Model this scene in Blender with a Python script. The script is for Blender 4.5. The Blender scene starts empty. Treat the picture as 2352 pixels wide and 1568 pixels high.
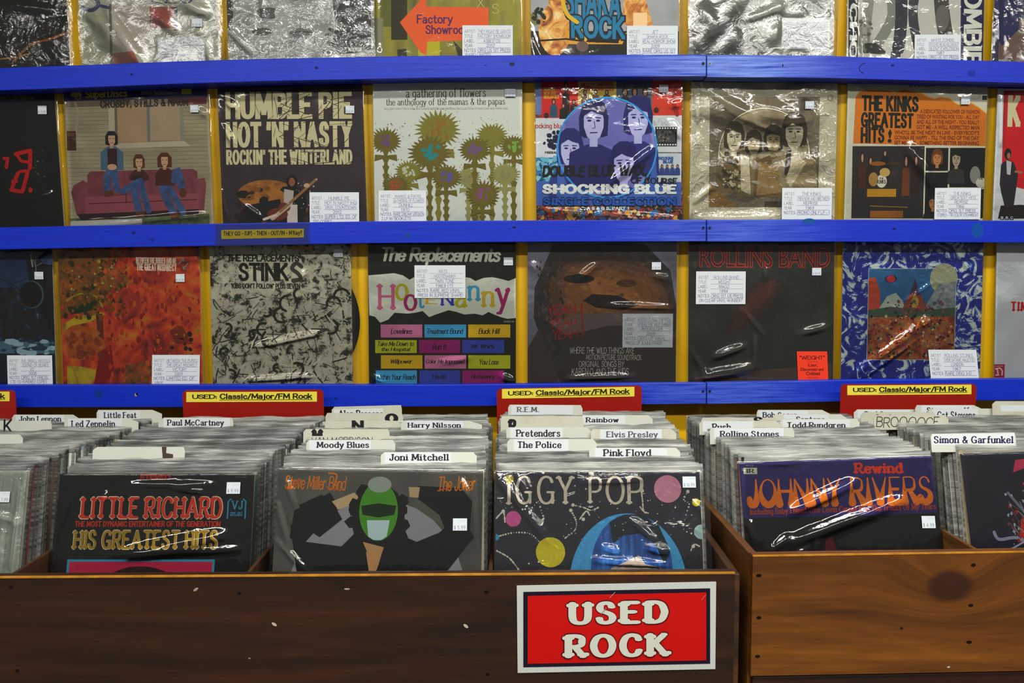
import bpy, math, random
import numpy as np
from mathutils import Vector, Matrix

# ---------------------------------------------------------------- camera, light, exposure
scene = bpy.context.scene
COL = scene.collection
F = 2050.0                                   # focal length in pixels of the 2352x1568 frame
PITCH, YAW, ROLL = math.radians(5.13), 0.0, math.radians(-0.34)
CAM = Vector((0.0, 0.0, 1.45))
cam_data = bpy.data.cameras.new('camera')
cam_data.sensor_width = 36.0
cam_data.lens = 36.0 * F / 2352.0
cam_data.clip_start = 0.05
cam = bpy.data.objects.new('camera', cam_data)
COL.objects.link(cam)
RCAM = Matrix.Rotation(YAW, 3, 'Z') @ Matrix.Rotation(math.pi/2 - PITCH, 3, 'X') @ Matrix.Rotation(ROLL, 3, 'Z')
cam.matrix_world = Matrix.Translation(CAM) @ RCAM.to_4x4()
scene.camera = cam
scene.view_settings.view_transform = 'Standard'
scene.view_settings.look = 'None'
scene.view_settings.gamma = 1.0
scene.view_settings.exposure = 0.0
scene.cycles.transparent_max_bounces = 24
scene.cycles.max_bounces = 8
scene.cycles.caustics_reflective = False
scene.cycles.caustics_refractive = False

world = bpy.data.worlds.new('shop_interior')
scene.world = world
world.use_nodes = True
bg = world.node_tree.nodes['Background']
bg.inputs[0].default_value = (0.95, 1.0, 0.93, 1)
bg.inputs[1].default_value = 0.17

def tube_light(name, x, y, z, length, width, power, rz=0.0):
    d = bpy.data.lights.new(name, 'AREA')
    d.shape = 'RECTANGLE'
    d.size, d.size_y = length, width
    d.energy = power
    d.color = (1.0, 0.985, 0.90)
    o = bpy.data.objects.new(name, d)
    COL.objects.link(o)
    o.location = (x, y, z)
    o.rotation_euler = (0, 0, rz)
    return o
tube_light('fluorescent_tube_row', 0.45, 0.42, 2.78, 2.4, 0.16, 64)
tube_light('fluorescent_tube_row', 0.15, -0.95, 2.78, 5.0, 0.16, 142)

def at(px, py, Y):
    """The point of the vertical plane y = Y that the photograph shows at pixel (px, py)."""
    d = RCAM @ Vector(((px-1176.0)/F, -(py-784.0)/F, -1.0))
    return CAM + d * ((Y-CAM.y)/d.y)
def screen(p):
    q = RCAM.transposed() @ (Vector(p)-CAM)
    return 1176.0 + F*q.x/-q.z, 784.0 - F*q.y/-q.z

# ---------------------------------------------------------------- materials
VEIL = 0.0        # what the clear sleeves add by reflection, taken off colours read through them
def lin(h, k=1.0):
    h = h.lstrip('#')
    out = []
    for i in (0, 2, 4):
        v = int(h[i:i+2], 16)/255.0
        v = v/12.92 if v <= 0.04045 else ((v+0.055)/1.055)**2.4
        out.append(max(min((v-VEIL)*k, 0.92), 0.0025))
    return (*out, 1.0)
ALB = 1.12
MATS = {}
def new_mat(name, rough=0.5, spec=0.3):
    m = bpy.data.materials.new(name)
    m.use_nodes = True
    b = m.node_tree.nodes['Principled BSDF']
    b.inputs['Roughness'].default_value = rough
    b.inputs['Specular IOR Level'].default_value = spec
    return m, m.node_tree.nodes, m.node_tree.links, b
def ink(h, k=1.0):
    key = 'ink_' + h.lstrip('#') + ('' if k == 1.0 else '_print')
    if key in MATS: return MATS[key]
    m, N, L, b = new_mat(key, 0.5, 0.15)
    global VEIL
    VEIL = 0.010 if k != 1.0 else 0.0
    b.inputs['Base Color'].default_value = lin(h, ALB*k)
    VEIL = 0.0
    MATS[key] = m
    return m
def coords(N, L, scale=(1,1,1), kind='Object', loc=(0,0,0), rot=(0,0,0)):
    tc = N.new('ShaderNodeTexCoord'); mp = N.new('ShaderNodeMapping')
    mp.inputs['Scale'].default_value = scale
    mp.inputs['Location'].default_value = loc
    mp.inputs['Rotation'].default_value = rot
    L.new(tc.outputs[kind], mp.inputs['Vector'])
    return mp.outputs['Vector']
def ramp(N, stops, k=ALB, interp='LINEAR'):
    r = N.new('ShaderNodeValToRGB')
    r.color_ramp.interpolation = interp
    e = r.color_ramp.elements
    while len(e) < len(stops): e.new(0.5)
    for el, (p, c) in zip(e, stops):
        el.position = p; el.color = lin(c, k)
    return r
def noise_mat(name, stops, scale=30, detail=4, rough=0.55, dist=0.0, stretch=(1,1,1), loc=(0,0,0), mrough=0.5, spec=0.25, interp='LINEAR', rot=(0,0,0), k=ALB):
    if name in MATS: return MATS[name]
    m, N, L, b = new_mat(name, mrough, spec)
    v = coords(N, L, stretch, loc=loc, rot=rot)
    n = N.new('ShaderNodeTexNoise')
    n.inputs['Scale'].default_value = scale
    n.inputs['Detail'].default_value = detail
    n.inputs['Roughness'].default_value = rough
    n.inputs['Distortion'].default_value = dist
    L.new(v, n.inputs['Vector'])
    r = ramp(N, stops, k, interp)
    L.new(n.outputs['Fac'], r.inputs['Fac'])
    L.new(r.outputs['Color'], b.inputs['Base Color'])
    MATS[name] = m
    return m
def film(name, rough=0.07, bump=0.25, bscale=60, ior=1.5, gain=1.0, haze=0.004):
    """Clear polythene: see-through with a glossy coat that mirrors the lamps."""
    if name in MATS: return MATS[name]
    m = bpy.data.materials.new(name); m.use_nodes = True
    N, L = m.node_tree.nodes, m.node_tree.links
    N.clear()
    out = N.new('ShaderNodeOutputMaterial')
    tr = N.new('ShaderNodeBsdfTransparent'); tr.inputs[0].default_value = (0.99, 0.992, 0.99, 1)
    gl = N.new('ShaderNodeBsdfGlossy'); gl.inputs['Roughness'].default_value = rough
    df = N.new('ShaderNodeBsdfDiffuse'); df.inputs[0].default_value = (0.8, 0.82, 0.8, 1)
    fr = N.new('ShaderNodeFresnel'); fr.inputs['IOR'].default_value = ior
    mu = N.new('ShaderNodeMath'); mu.operation = 'MULTIPLY'; mu.inputs[1].default_value = gain; mu.use_clamp = True
    m0 = N.new('ShaderNodeMixShader'); m0.inputs[0].default_value = haze
    mx = N.new('ShaderNodeMixShader')
    v = coords(N, L)
    n = N.new('ShaderNodeTexNoise'); n.inputs['Scale'].default_value = bscale; n.inputs['Detail'].default_value = 3; n.inputs['Distortion'].default_value = 1.2
    bp = N.new('ShaderNodeBump'); bp.inputs['Strength'].default_value = bump; bp.inputs['Distance'].default_value = 0.004
    L.new(v, n.inputs['Vector']); L.new(n.outputs['Fac'], bp.inputs['Height'])
    L.new(bp.outputs['Normal'], gl.inputs['Normal']); L.new(bp.outputs['Normal'], fr.inputs['Normal'])
    L.new(fr.outputs[0], mu.inputs[0]); L.new(mu.outputs[0], mx.inputs[0])
    L.new(tr.outputs[0], m0.inputs[1]); L.new(df.outputs[0], m0.inputs[2])
    L.new(m0.outputs[0], mx.inputs[1]); L.new(gl.outputs[0], mx.inputs[2])
    L.new(mx.outputs[0], out.inputs['Surface'])
    MATS[name] = m
    return m
FILMS = {'calm': film('polythene_calm', 0.06, 0.10, 25, gain=1.0), 'mid': film('polythene_creased', 0.07, 0.22, 32, gain=1.2),
         'crinkle': film('polythene_crinkled', 0.10, 0.45, 42, gain=1.5, haze=0.01),
         'frosty': film('polythene_cloudy', 0.2, 0.6, 34, gain=3.0, haze=0.02)}

def wood(name, c_dark, c_mid, c_light, axis='x', scale=1.0, knots=(), rough=0.5, spec=0.4, k=ALB, loc=(0,0,0)):
    if name in MATS: return MATS[name]
    m, N, L, b = new_mat(name, rough, spec)
    st = {'x': (1.2, 14, 14), 'y': (14, 1.2, 14), 'z': (14, 14, 1.2)}[axis]
    tc = N.new('ShaderNodeTexCoord')
    vec = tc.outputs['Object']
    dark = None
    for (kx, kz, rx, rz) in knots:                      # knots bend the grain around them
        sub = N.new('ShaderNodeVectorMath'); sub.operation = 'SUBTRACT'; sub.inputs[1].default_value = (kx, 0, kz)
        L.new(tc.outputs['Object'], sub.inputs[0])
        sc = N.new('ShaderNodeVectorMath'); sc.operation = 'MULTIPLY'; sc.inputs[1].default_value = (1/rx, 0, 1/rz)
        L.new(sub.outputs[0], sc.inputs[0])
        ln = N.new('ShaderNodeVectorMath'); ln.operation = 'LENGTH'
        L.new(sc.outputs[0], ln.inputs[0])
        mr = N.new('ShaderNodeMapRange'); mr.interpolation_type = 'SMOOTHSTEP'
        mr.inputs['From Min'].default_value = 0.75; mr.inputs['From Max'].default_value = 1.25
        mr.inputs['To Min'].default_value = 1.0; mr.inputs['To Max'].default_value = 0.0
        L.new(ln.outputs['Value'], mr.inputs['Value'])
        fall = N.new('ShaderNodeMapRange'); fall.interpolation_type = 'SMOOTHSTEP'
        fall.inputs['From Min'].default_value = 0.0; fall.inputs['From Max'].default_value = 4.0
        fall.inputs['To Min'].default_value = 0.55; fall.inputs['To Max'].default_value = 0.0
        L.new(ln.outputs['Value'], fall.inputs['Value'])
        cmb = N.new('ShaderNodeCombineXYZ'); L.new(fall.outputs[0], cmb.inputs['Z'])
        sc2 = N.new('ShaderNodeVectorMath'); sc2.operation = 'SCALE'; sc2.inputs['Scale'].default_value = 0.08
        L.new(cmb.outputs[0], sc2.inputs[0])
        ad = N.new('ShaderNodeVectorMath'); ad.operation = 'ADD'
        L.new(vec, ad.inputs[0]); L.new(sc2.outputs[0], ad.inputs[1])
        vec = ad.outputs[0]
        if dark is None: dark = mr.outputs[0]
        else:
            mxm = N.new('ShaderNodeMath'); mxm.operation = 'MAXIMUM'
            L.new(dark, mxm.inputs[0]); L.new(mr.outputs[0], mxm.inputs[1]); dark = mxm.outputs[0]
    mp = N.new('ShaderNodeMapping'); mp.inputs['Scale'].default_value = tuple(s*scale for s in st); mp.inputs['Location'].default_value = loc
    L.new(vec, mp.inputs['Vector'])
    n1 = N.new('ShaderNodeTexNoise'); n1.inputs['Scale'].default_value = 1.6; n1.inputs['Detail'].default_value = 5; n1.inputs['Distortion'].default_value = 0.8
    n2 = N.new('ShaderNodeTexNoise'); n2.inputs['Scale'].default_value = 14; n2.inputs['Detail'].default_value = 3
    L.new(mp.outputs[0], n1.inputs['Vector']); L.new(mp.outputs[0], n2.inputs['Vector'])
    r = ramp(N, [(0.3, c_dark), (0.5, c_mid), (0.68, c_light)], k)
    L.new(n1.outputs['Fac'], r.inputs['Fac'])
    r2 = ramp(N, [(0.25, '#b4b4b4'), (0.75, '#ffffff')], 1.0)
    L.new(n2.outputs['Fac'], r2.inputs['Fac'])
    mx = N.new('ShaderNodeMixRGB'); mx.blend_type = 'MULTIPLY'; mx.inputs[0].default_value = 0.7
    L.new(r.outputs[0], mx.inputs[1]); L.new(r2.outputs[0], mx.inputs[2])
    col = mx.outputs[0]
    if dark is not None:
        mk = N.new('ShaderNodeMixRGB'); mk.inputs[2].default_value = lin('#2a1209', k)
        mm = N.new('ShaderNodeMath'); mm.operation = 'MULTIPLY'; mm.inputs[1].default_value = 0.88
        L.new(dark, mm.inputs[0]); L.new(mm.outputs[0], mk.inputs[0]); L.new(col, mk.inputs[1])
        col = mk.outputs[0]
    L.new(col, b.inputs['Base Color'])
    bp = N.new('ShaderNodeBump'); bp.inputs['Strength'].default_value = 0.12; bp.inputs['Distance'].default_value = 0.002
    L.new(n2.outputs['Fac'], bp.inputs['Height']); L.new(bp.outputs[0], b.inputs['Normal'])
    MATS[name] = m
    return m

# ---------------------------------------------------------------- objects
def tag(o, label=None, cat=None, group=None, kind=None):
    if label: o['label'] = label
    if cat: o['category'] = cat
    if group: o['group'] = group
    if kind: o['kind'] = kind
    return o
def empty(name, label, cat, loc=(0,0,0), rot=None, group=None):
    o = bpy.data.objects.new(name, None)
    o.empty_display_size = 0.05
    COL.objects.link(o)
    o.matrix_world = Matrix.Translation(loc) @ (rot.to_4x4() if rot else Matrix.Identity(4))
    return tag(o, label, cat, group)
def link(name, mesh, parent=None, world=None):
    o = bpy.data.objects.new(name, mesh)
    COL.objects.link(o)
    if parent: o.parent = parent
    if world is not None: o.matrix_world = world
    return o
class MB:
    """Collects verts and faces with a material each and makes ONE mesh."""
    def __init__(s): s.v, s.f, s.mi, s.mats = [], [], [], []
    def slot(s, m):
        if m not in s.mats: s.mats.append(m)
        return s.mats.index(m)
    def add(s, verts, faces, mat):
        b = len(s.v); s.v += [tuple(x) for x in verts]; k = s.slot(mat)
        for f in faces:
            s.f.append(tuple(i+b for i in f)); s.mi.append(k)
    def box(s, x0, y0, z0, x1, y1, z1, mat):
        V = [(x0,y0,z0),(x1,y0,z0),(x1,y1,z0),(x0,y1,z0),(x0,y0,z1),(x1,y0,z1),(x1,y1,z1),(x0,y1,z1)]
        s.add(V, [(0,3,2,1),(4,5,6,7),(0,1,5,4),(1,2,6,5),(2,3,7,6),(3,0,4,7)], mat)
    def prism(s, outline, y0, y1, mat, side=None):
        """outline in (x, z), counter-clockwise seen from the front (-y); y0 is the front."""
        n = len(outline)
        V = [(x, y0, z) for x, z in outline] + [(x, y1, z) for x, z in outline]
        s.add(V, [tuple(range(n)), tuple(range(2*n-1, n-1, -1))], mat)
        s.add(V, [(i, i+n, (i+1) % n + n, (i+1) % n) for i in range(n)], side or mat)
    def mesh(s, name, smooth=False, bevel=0):
        me = bpy.data.meshes.new(name)
        me.from_pydata(s.v, [], s.f)
        for m in s.mats: me.materials.append(m)
        me.polygons.foreach_set('material_index', s.mi)
        if smooth: me.polygons.foreach_set('use_smooth', [True]*len(s.f))
        me.update()
        return me
    def obj(s, name, parent=None, world=None, smooth=False, bevel=0.0):
        o = link(name, s.mesh(name, smooth), parent, world)
        if bevel:
            md = o.modifiers.new('soft_edges', 'BEVEL'); md.width = bevel; md.segments = 2; md.limit_method = 'ANGLE'
        return o

# ---------------------------------------------------------------- lettering
_fc = {}
def font_polys(text, bold=0.0):
    """Outlines of a line in the built-in font: (verts, faces) scaled to the unit box."""
    key = (text, bold)
    if key in _fc: return _fc[key]
    cu = bpy.data.curves.new('lettering', 'FONT')
    cu.body = text; cu.size = 1.0; cu.offset = bold; cu.resolution_u = 3; cu.fill_mode = 'FRONT'
    ob = bpy.data.objects.new('lettering', cu)
    me = bpy.data.meshes.new_from_object(ob)
    V = [(v.co.x, v.co.y) for v in me.vertices]; Fc = [tuple(p.vertices) for p in me.polygons]
    bpy.data.objects.remove(ob); bpy.data.meshes.remove(me); bpy.data.curves.remove(cu)
    _fc[key] = unit(V, Fc)
    return _fc[key]
def unit(V, Fc):
    if not V: return ([], [], 1.0)
    xs = [v[0] for v in V]; ys = [v[1] for v in V]
    x0, x1, y0, y1 = min(xs), max(xs), min(ys), max(ys)
    w, h = max(x1-x0, 1e-6), max(y1-y0, 1e-6)
    return ([((x-x0)/w, (y-y0)/h) for x, y in V], Fc, w/h)
# a stroke alphabet: width, strokes; "~" marks a smooth stroke; cap height 1, x-height .66
GL = {
'A':(.8,"0,0 .4,1 .8,0|.15,.35 .65,.35"),'B':(.62,"0,0 0,1|~0,1 .36,1 .56,.9 .56,.66 .36,.54 0,.54|~0,.54 .4,.54 .62,.42 .62,.14 .42,0 0,0"),
'C':(.7,"~.68,.78 .58,.94 .36,1 .14,.9 .01,.64 .01,.36 .14,.1 .36,0 .58,.06 .7,.24"),'D':(.68,"0,0 0,1|~0,1 .32,1 .56,.88 .68,.6 .68,.4 .56,.12 .32,0 0,0"),
'E':(.56,"0,0 0,1|0,1 .54,1|0,.53 .42,.53|0,0 .56,0"),'F':(.52,"0,0 0,1|0,1 .52,1|0,.52 .42,.52"),
'G':(.74,"~.68,.8 .58,.95 .36,1 .14,.9 .01,.64 .01,.36 .14,.1 .36,0 .58,.06 .7,.2|.7,.02 .7,.42|.46,.42 .74,.42"),'H':(.68,"0,0 0,1|.68,0 .68,1|0,.52 .68,.52"),
'I':(.12,".06,0 .06,1"),'J':(.46,"~.42,1 .42,.3 .36,.08 .2,0 .06,.08 .02,.26"),'K':(.66,"0,0 0,1|0,.4 .6,1|.2,.6 .66,0"),'L':(.5,"0,0 0,1|0,0 .5,0"),
'M':(.86,"0,0 .06,1|.06,1 .43,.18 .8,1|.8,1 .86,0"),'N':(.7,"0,0 0,1|0,1 .7,0|.7,0 .7,1"),'O':(.78,"~.39,1 .64,.9 .78,.64 .78,.36 .64,.1 .39,0 .14,.1 0,.36 0,.64 .14,.9 .39,1"),
'P':(.58,"0,0 0,1|~0,1 .36,1 .56,.9 .58,.72 .54,.54 .34,.44 0,.44"),'Q':(.78,"~.39,1 .64,.9 .78,.64 .78,.36 .64,.1 .39,0 .14,.1 0,.36 0,.64 .14,.9 .39,1|.48,.24 .8,-.1"),
'R':(.64,"0,0 0,1|~0,1 .36,1 .56,.9 .58,.72 .54,.56 .34,.48 0,.48|.28,.48 .64,0"),'S':(.58,"~.54,.8 .44,.95 .27,1 .1,.93 .03,.76 .12,.6 .3,.52 .48,.42 .57,.26 .5,.08 .3,0 .1,.05 0,.22"),
'T':(.64,".32,0 .32,1|0,1 .64,1"),'U':(.66,"~0,1 0,.34 .1,.08 .33,0 .56,.08 .66,.34 .66,1"),'V':(.72,"0,1 .36,0 .72,1"),'W':(1.0,"0,1 .25,0 .5,.9 .75,0 1,1"),
'X':(.66,"0,0 .66,1|0,1 .66,0"),'Y':(.66,"0,1 .33,.48 .66,1|.33,0 .33,.48"),'Z':(.6,"0,1 .6,1 0,0 .6,0"),
'a':(.5,"~.04,.54 .14,.65 .3,.65 .42,.56 .44,.4|.44,0 .44,.42|~.44,.38 .22,.36 .04,.26 .02,.12 .12,.01 .28,.03 .44,.18"),
'b':(.52,"0,0 0,1|~0,.5 .16,.65 .34,.64 .5,.46 .5,.2 .34,.01 .16,.01 0,.16"),'c':(.46,"~.45,.5 .36,.63 .22,.65 .06,.54 0,.33 .06,.1 .22,0 .38,.03 .46,.16"),
'd':(.52,".5,0 .5,1|~.5,.5 .34,.65 .16,.64 0,.46 0,.2 .16,.01 .34,.01 .5,.16"),'e':(.48,"~0,.34 .47,.36 .44,.54 .26,.65 .08,.57 0,.34 .06,.1 .24,0 .4,.04 .48,.16"),
'f':(.36,"~.14,0 .14,.74 .18,.92 .3,1 .38,.94|0,.62 .34,.62"),'g':(.5,"~.5,.5 .34,.65 .16,.64 .01,.48 .01,.24 .16,.06 .34,.06 .5,.2|~.5,.64 .5,-.08 .42,-.26 .22,-.3 .04,-.22"),
'h':(.5,"0,0 0,1|~0,.46 .14,.63 .32,.65 .46,.56 .48,.4 .48,0"),'i':(.14,".07,0 .07,.66|.07,.86 .07,.9"),'j':(.2,"~.14,.66 .14,-.1 .08,-.26 -.06,-.28|.14,.86 .14,.9"),
'k':(.5,"0,0 0,1|0,.24 .44,.66|.16,.4 .5,0"),'l':(.12,".06,0 .06,1"),'m':(.82,"0,0 0,.66|~0,.46 .12,.63 .26,.65 .38,.56 .41,.4 .41,0|~.41,.46 .52,.63 .66,.65 .78,.56 .82,.4 .82,0"),
'n':(.5,"0,0 0,.66|~0,.46 .14,.63 .32,.65 .46,.56 .48,.4 .48,0"),'o':(.54,"~.27,.66 .45,.59 .54,.4 .54,.26 .45,.07 .27,0 .09,.07 0,.26 0,.4 .09,.59 .27,.66"),
'p':(.52,"0,-.3 0,.66|~0,.5 .16,.65 .34,.64 .5,.46 .5,.2 .34,.01 .16,.01 0,.16"),'q':(.52,".5,-.3 .5,.66|~.5,.5 .34,.65 .16,.64 0,.46 0,.2 .16,.01 .34,.01 .5,.16"),
'r':(.36,"0,0 0,.66|~0,.44 .12,.6 .26,.66 .36,.62"),'s':(.42,"~.39,.53 .3,.63 .18,.66 .05,.6 .03,.46 .16,.38 .3,.31 .41,.2 .36,.05 .2,0 .07,.04 0,.14"),
't':(.36,"~.14,.9 .14,.16 .2,.02 .32,.01 .38,.08|0,.64 .34,.64"),'u':(.5,"~0,.66 0,.2 .06,.05 .2,0 .36,.04 .48,.2|.48,0 .48,.66"),'v':(.52,"0,.66 .26,0 .52,.66"),
'w':(.74,"0,.66 .19,0 .37,.6 .55,0 .74,.66"),'x':(.48,"0,0 .48,.66|0,.66 .48,0"),'y':(.52,"0,.66 .26,.02|.52,.66 .26,.02 .12,-.28 0,-.28"),'z':(.44,"0,.66 .44,.66 0,0 .44,0"),
'0':(.56,"~.28,1 .48,.88 .56,.5 .48,.12 .28,0 .08,.12 0,.5 .08,.88 .28,1"),'1':(.3,".02,.8 .18,1 .18,0"),'2':(.54,"~.02,.78 .12,.96 .3,1 .48,.9 .5,.7 .36,.44 .02,.03|.02,0 .54,0"),
'3':(.54,"~.03,.84 .16,.98 .34,.98 .48,.84 .42,.62 .22,.53|~.22,.53 .46,.46 .54,.26 .44,.06 .24,0 .04,.1"),'4':(.56,".42,0 .42,1 0,.3 .56,.3"),'5':(.54,".48,1 .1,1 .06,.56|~.06,.56 .26,.64 .46,.56 .54,.34 .46,.08 .24,0 .04,.08"),
'6':(.54,"~.46,.92 .3,1 .12,.86 .02,.5 .04,.2 .18,.02 .38,.02 .52,.18 .5,.42 .34,.56 .14,.5 .04,.3"),'7':(.5,"0,1 .5,1 .18,0"),'8':(.54,"~.27,1 .46,.9 .44,.66 .27,.54 .08,.66 .08,.9 .27,1|~.27,.54 .5,.42 .52,.14 .27,0 .02,.14 .04,.42 .27,.54"),
'9':(.54,"~.5,.66 .36,.48 .16,.48 .03,.62 .06,.88 .22,1 .42,.96 .52,.76 .5,.4 .36,.06 .14,0"),
'.':(.1,".05,0 .05,.05"),',':(.1,".07,.06 .02,-.12"),"'":(.1,".06,1 .03,.8"),'"':(.26,".06,1 .04,.78|.2,1 .18,.78"),'!':(.12,".06,.3 .06,1|.06,0 .06,.04"),'-':(.36,"0,.42 .34,.42"),'/':(.4,"0,-.05 .4,1"),':':(.1,".05,.08 .05,.12|.05,.5 .05,.54"),
'&':(.7,"~.66,.4 .56,.14 .32,0 .1,.06 .02,.24 .14,.44 .38,.62 .44,.82 .3,.98 .16,.84 .22,.62 .44,.3 .7,0"),'$':(.5,"~.48,.78 .26,.9 .06,.78 .12,.58 .4,.44 .48,.24 .26,.1 .02,.22|.25,-.05 .25,1.05"),'(':(.2,"~.2,1.05 .04,.74 .04,.28 .2,-.05"),')':(.2,"~0,1.05 .16,.74 .16,.28 0,-.05"),'?':(.46,"~.02,.78 .12,.96 .3,1 .44,.88 .42,.68 .24,.5 .22,.3|.22,0 .22,.04"),
}
def smooth_pts(P, n=4):
    if len(P) < 3: return P
    closed = P[0] == P[-1]
    out = []
    m = len(P)
    for i in range(m-1):
        p0 = P[i-1] if i > 0 else (P[m-2] if closed else P[0])
        p1, p2 = P[i], P[i+1]
        p3 = P[i+2] if i+2 < m else (P[1] if closed else P[m-1])
        for k in range(n):
            t = k/n
            out.append(tuple(0.5*((2*b)+(c-a)*t+(2*a-5*b+4*c-d)*t*t+(3*b-a-3*c+d)*t**3) for a, b, c, d in zip(p0, p1, p2, p3)))
    out.append(P[-1])
    return out
def pen_line(P, a, b, V, Fc, cap=True, wy=None):
    """Sweep an elliptical pen (half-widths a, b) along P; wy(y) scales the pen with height."""
    P = [p for i, p in enumerate(P) if i == 0 or math.dist(p, P[i-1]) > 1e-5]
    if len(P) < 2: return
    n = len(P); L_, R_ = [], []
    for i in range(n):
        p = P[i]
        q0 = P[max(i-1, 0)]; q1 = P[min(i+1, n-1)]
        if P[0] == P[-1] and i in (0, n-1): q0, q1 = P[n-2], P[1]
        dx, dy = q1[0]-q0[0], q1[1]-q0[1]
        l = math.hypot(dx, dy) or 1
        nx, ny = -dy/l, dx/l
        k = wy(p[1]) if wy else 1.0
        h = math.hypot(a*nx, b*ny)*k
        L_.append((p[0]+nx*h, p[1]+ny*h)); R_.append((p[0]-nx*h, p[1]-ny*h))
    if cap:
        for p in (P[0], P[-1]):
            k = wy(p[1]) if wy else 1
            if cap == 'rect':
                o = len(V); V += [(p[0]-a, p[1]-b), (p[0]+a, p[1]-b), (p[0]+a, p[1]+b), (p[0]-a, p[1]+b)]
                Fc.append((o, o+1, o+2, o+3))
            else: disc(p, a*k, b*k, V, Fc)
    for i in range(n-1):
        base = len(V)
        V += [R_[i], R_[i+1], L_[i+1], L_[i]]
        Fc.append((base, base+1, base+2, base+3))
def disc(p, a, b, V, Fc, n=8):
    base = len(V)
    V += [(p[0]+a*math.cos(2*math.pi*i/n), p[1]+b*math.sin(2*math.pi*i/n)) for i in range(n)]
    Fc.append(tuple(range(base, base+n)))
STY = {  # half stem, half hairline, gap, serif half-length (0 none), pen scaling
 'slab': (.12, .065, .31, .175, None), 'cooper': (.165, .09, .47, .18, None), 'serif': (.06, .022, .26, .11, None), 'thinserif': (.075, .02, .26, .12, None),
 'hand': (.045, .045, .18, 0, None), 'marker': (.085, .07, .22, 0, None), 'scrawl': (.03, .03, .2, 0, None), 'script': (.075, .04, .14, 0, None),
 'fat': (.125, .095, .26, 0, None), 'block': (.13, .10, .30, 0, None), 'wide': (.13, .12, .34, .1, None), 'drip': (.085, .05, .22, 0, lambda y: 0.4+1.9*max(0, 1-y)**1.6), 'light': (.03, .03, .28, 0, None)}
_sc = {}
def stroke_polys(text, style, grow=0.0, seed=0, gx=0.0):
    key = (text, style, grow, seed, gx)
    if key in _sc: return _sc[key]
    a, b, gap, sf, wy = STY[style]
    a += grow+gx; b += grow; gap += 2.3*gx
    rnd = random.Random(hash(text) % 1000 + seed) if False else random.Random(len(text)*31 + seed)
    V, Fc, x = [], [], 0.0
    for ch in text:
        if ch == ' ': x += .42; continue
        g = GL.get(ch) or GL.get(ch.upper())
        if not g: continue
        w, src = g
        j = .05 if style in ('hand', 'marker', 'scrawl') else 0
        oy = rnd.uniform(-j, j); sl = rnd.uniform(.0, .12) if j else (.22 if style == 'script' else 0)
        for s in src.split('|'):
            sm = s.startswith('~')
            P = [tuple(map(float, q.split(','))) for q in s.lstrip('~').split()]
            if sf:
                for e, nb in ((P[0], P[1]), (P[-1], P[-2])):
                    d = (nb[0]-e[0], nb[1]-e[1]); l = math.hypot(*d) or 1
                    if abs(d[1])/l > .75 and min(abs(e[1]-t) for t in (0, 1, .66, -.3)) < .02 and ch not in ".,'!:-&?":
                        c1 = (x+e[0]-sf, e[1]); c2 = (x+e[0]+sf, e[1])
                        if e[1] > .5 and ch.islower(): c2 = (x+e[0]+a*.5, e[1])
                        yy = e[1]+(b if e[1] < .5 else -b)
                        pen_line([(c1[0], yy), (c2[0], yy)], b, b, V, Fc)
            if sm: P = smooth_pts(P)
            P = [(x+p[0]+sl*p[1]+(rnd.uniform(-j, j)*.5), p[1]+oy) for p in P]
            cp = 'rect' if style in ('fat', 'block', 'wide') else True
            if sm: pen_line(P, a, b, V, Fc, cp, wy)
            else:
                for i in range(len(P)-1):
                    seg = [P[i], P[i+1]]
                    if wy:
                        seg = [tuple(P[i][k]+(P[i+1][k]-P[i][k])*t/5 for k in (0, 1)) for t in range(6)]
                    pen_line(seg, a, b, V, Fc, cp, wy)
        x += w + gap
    r = unit(V, Fc)
    _sc[key] = r
    return r

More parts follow.
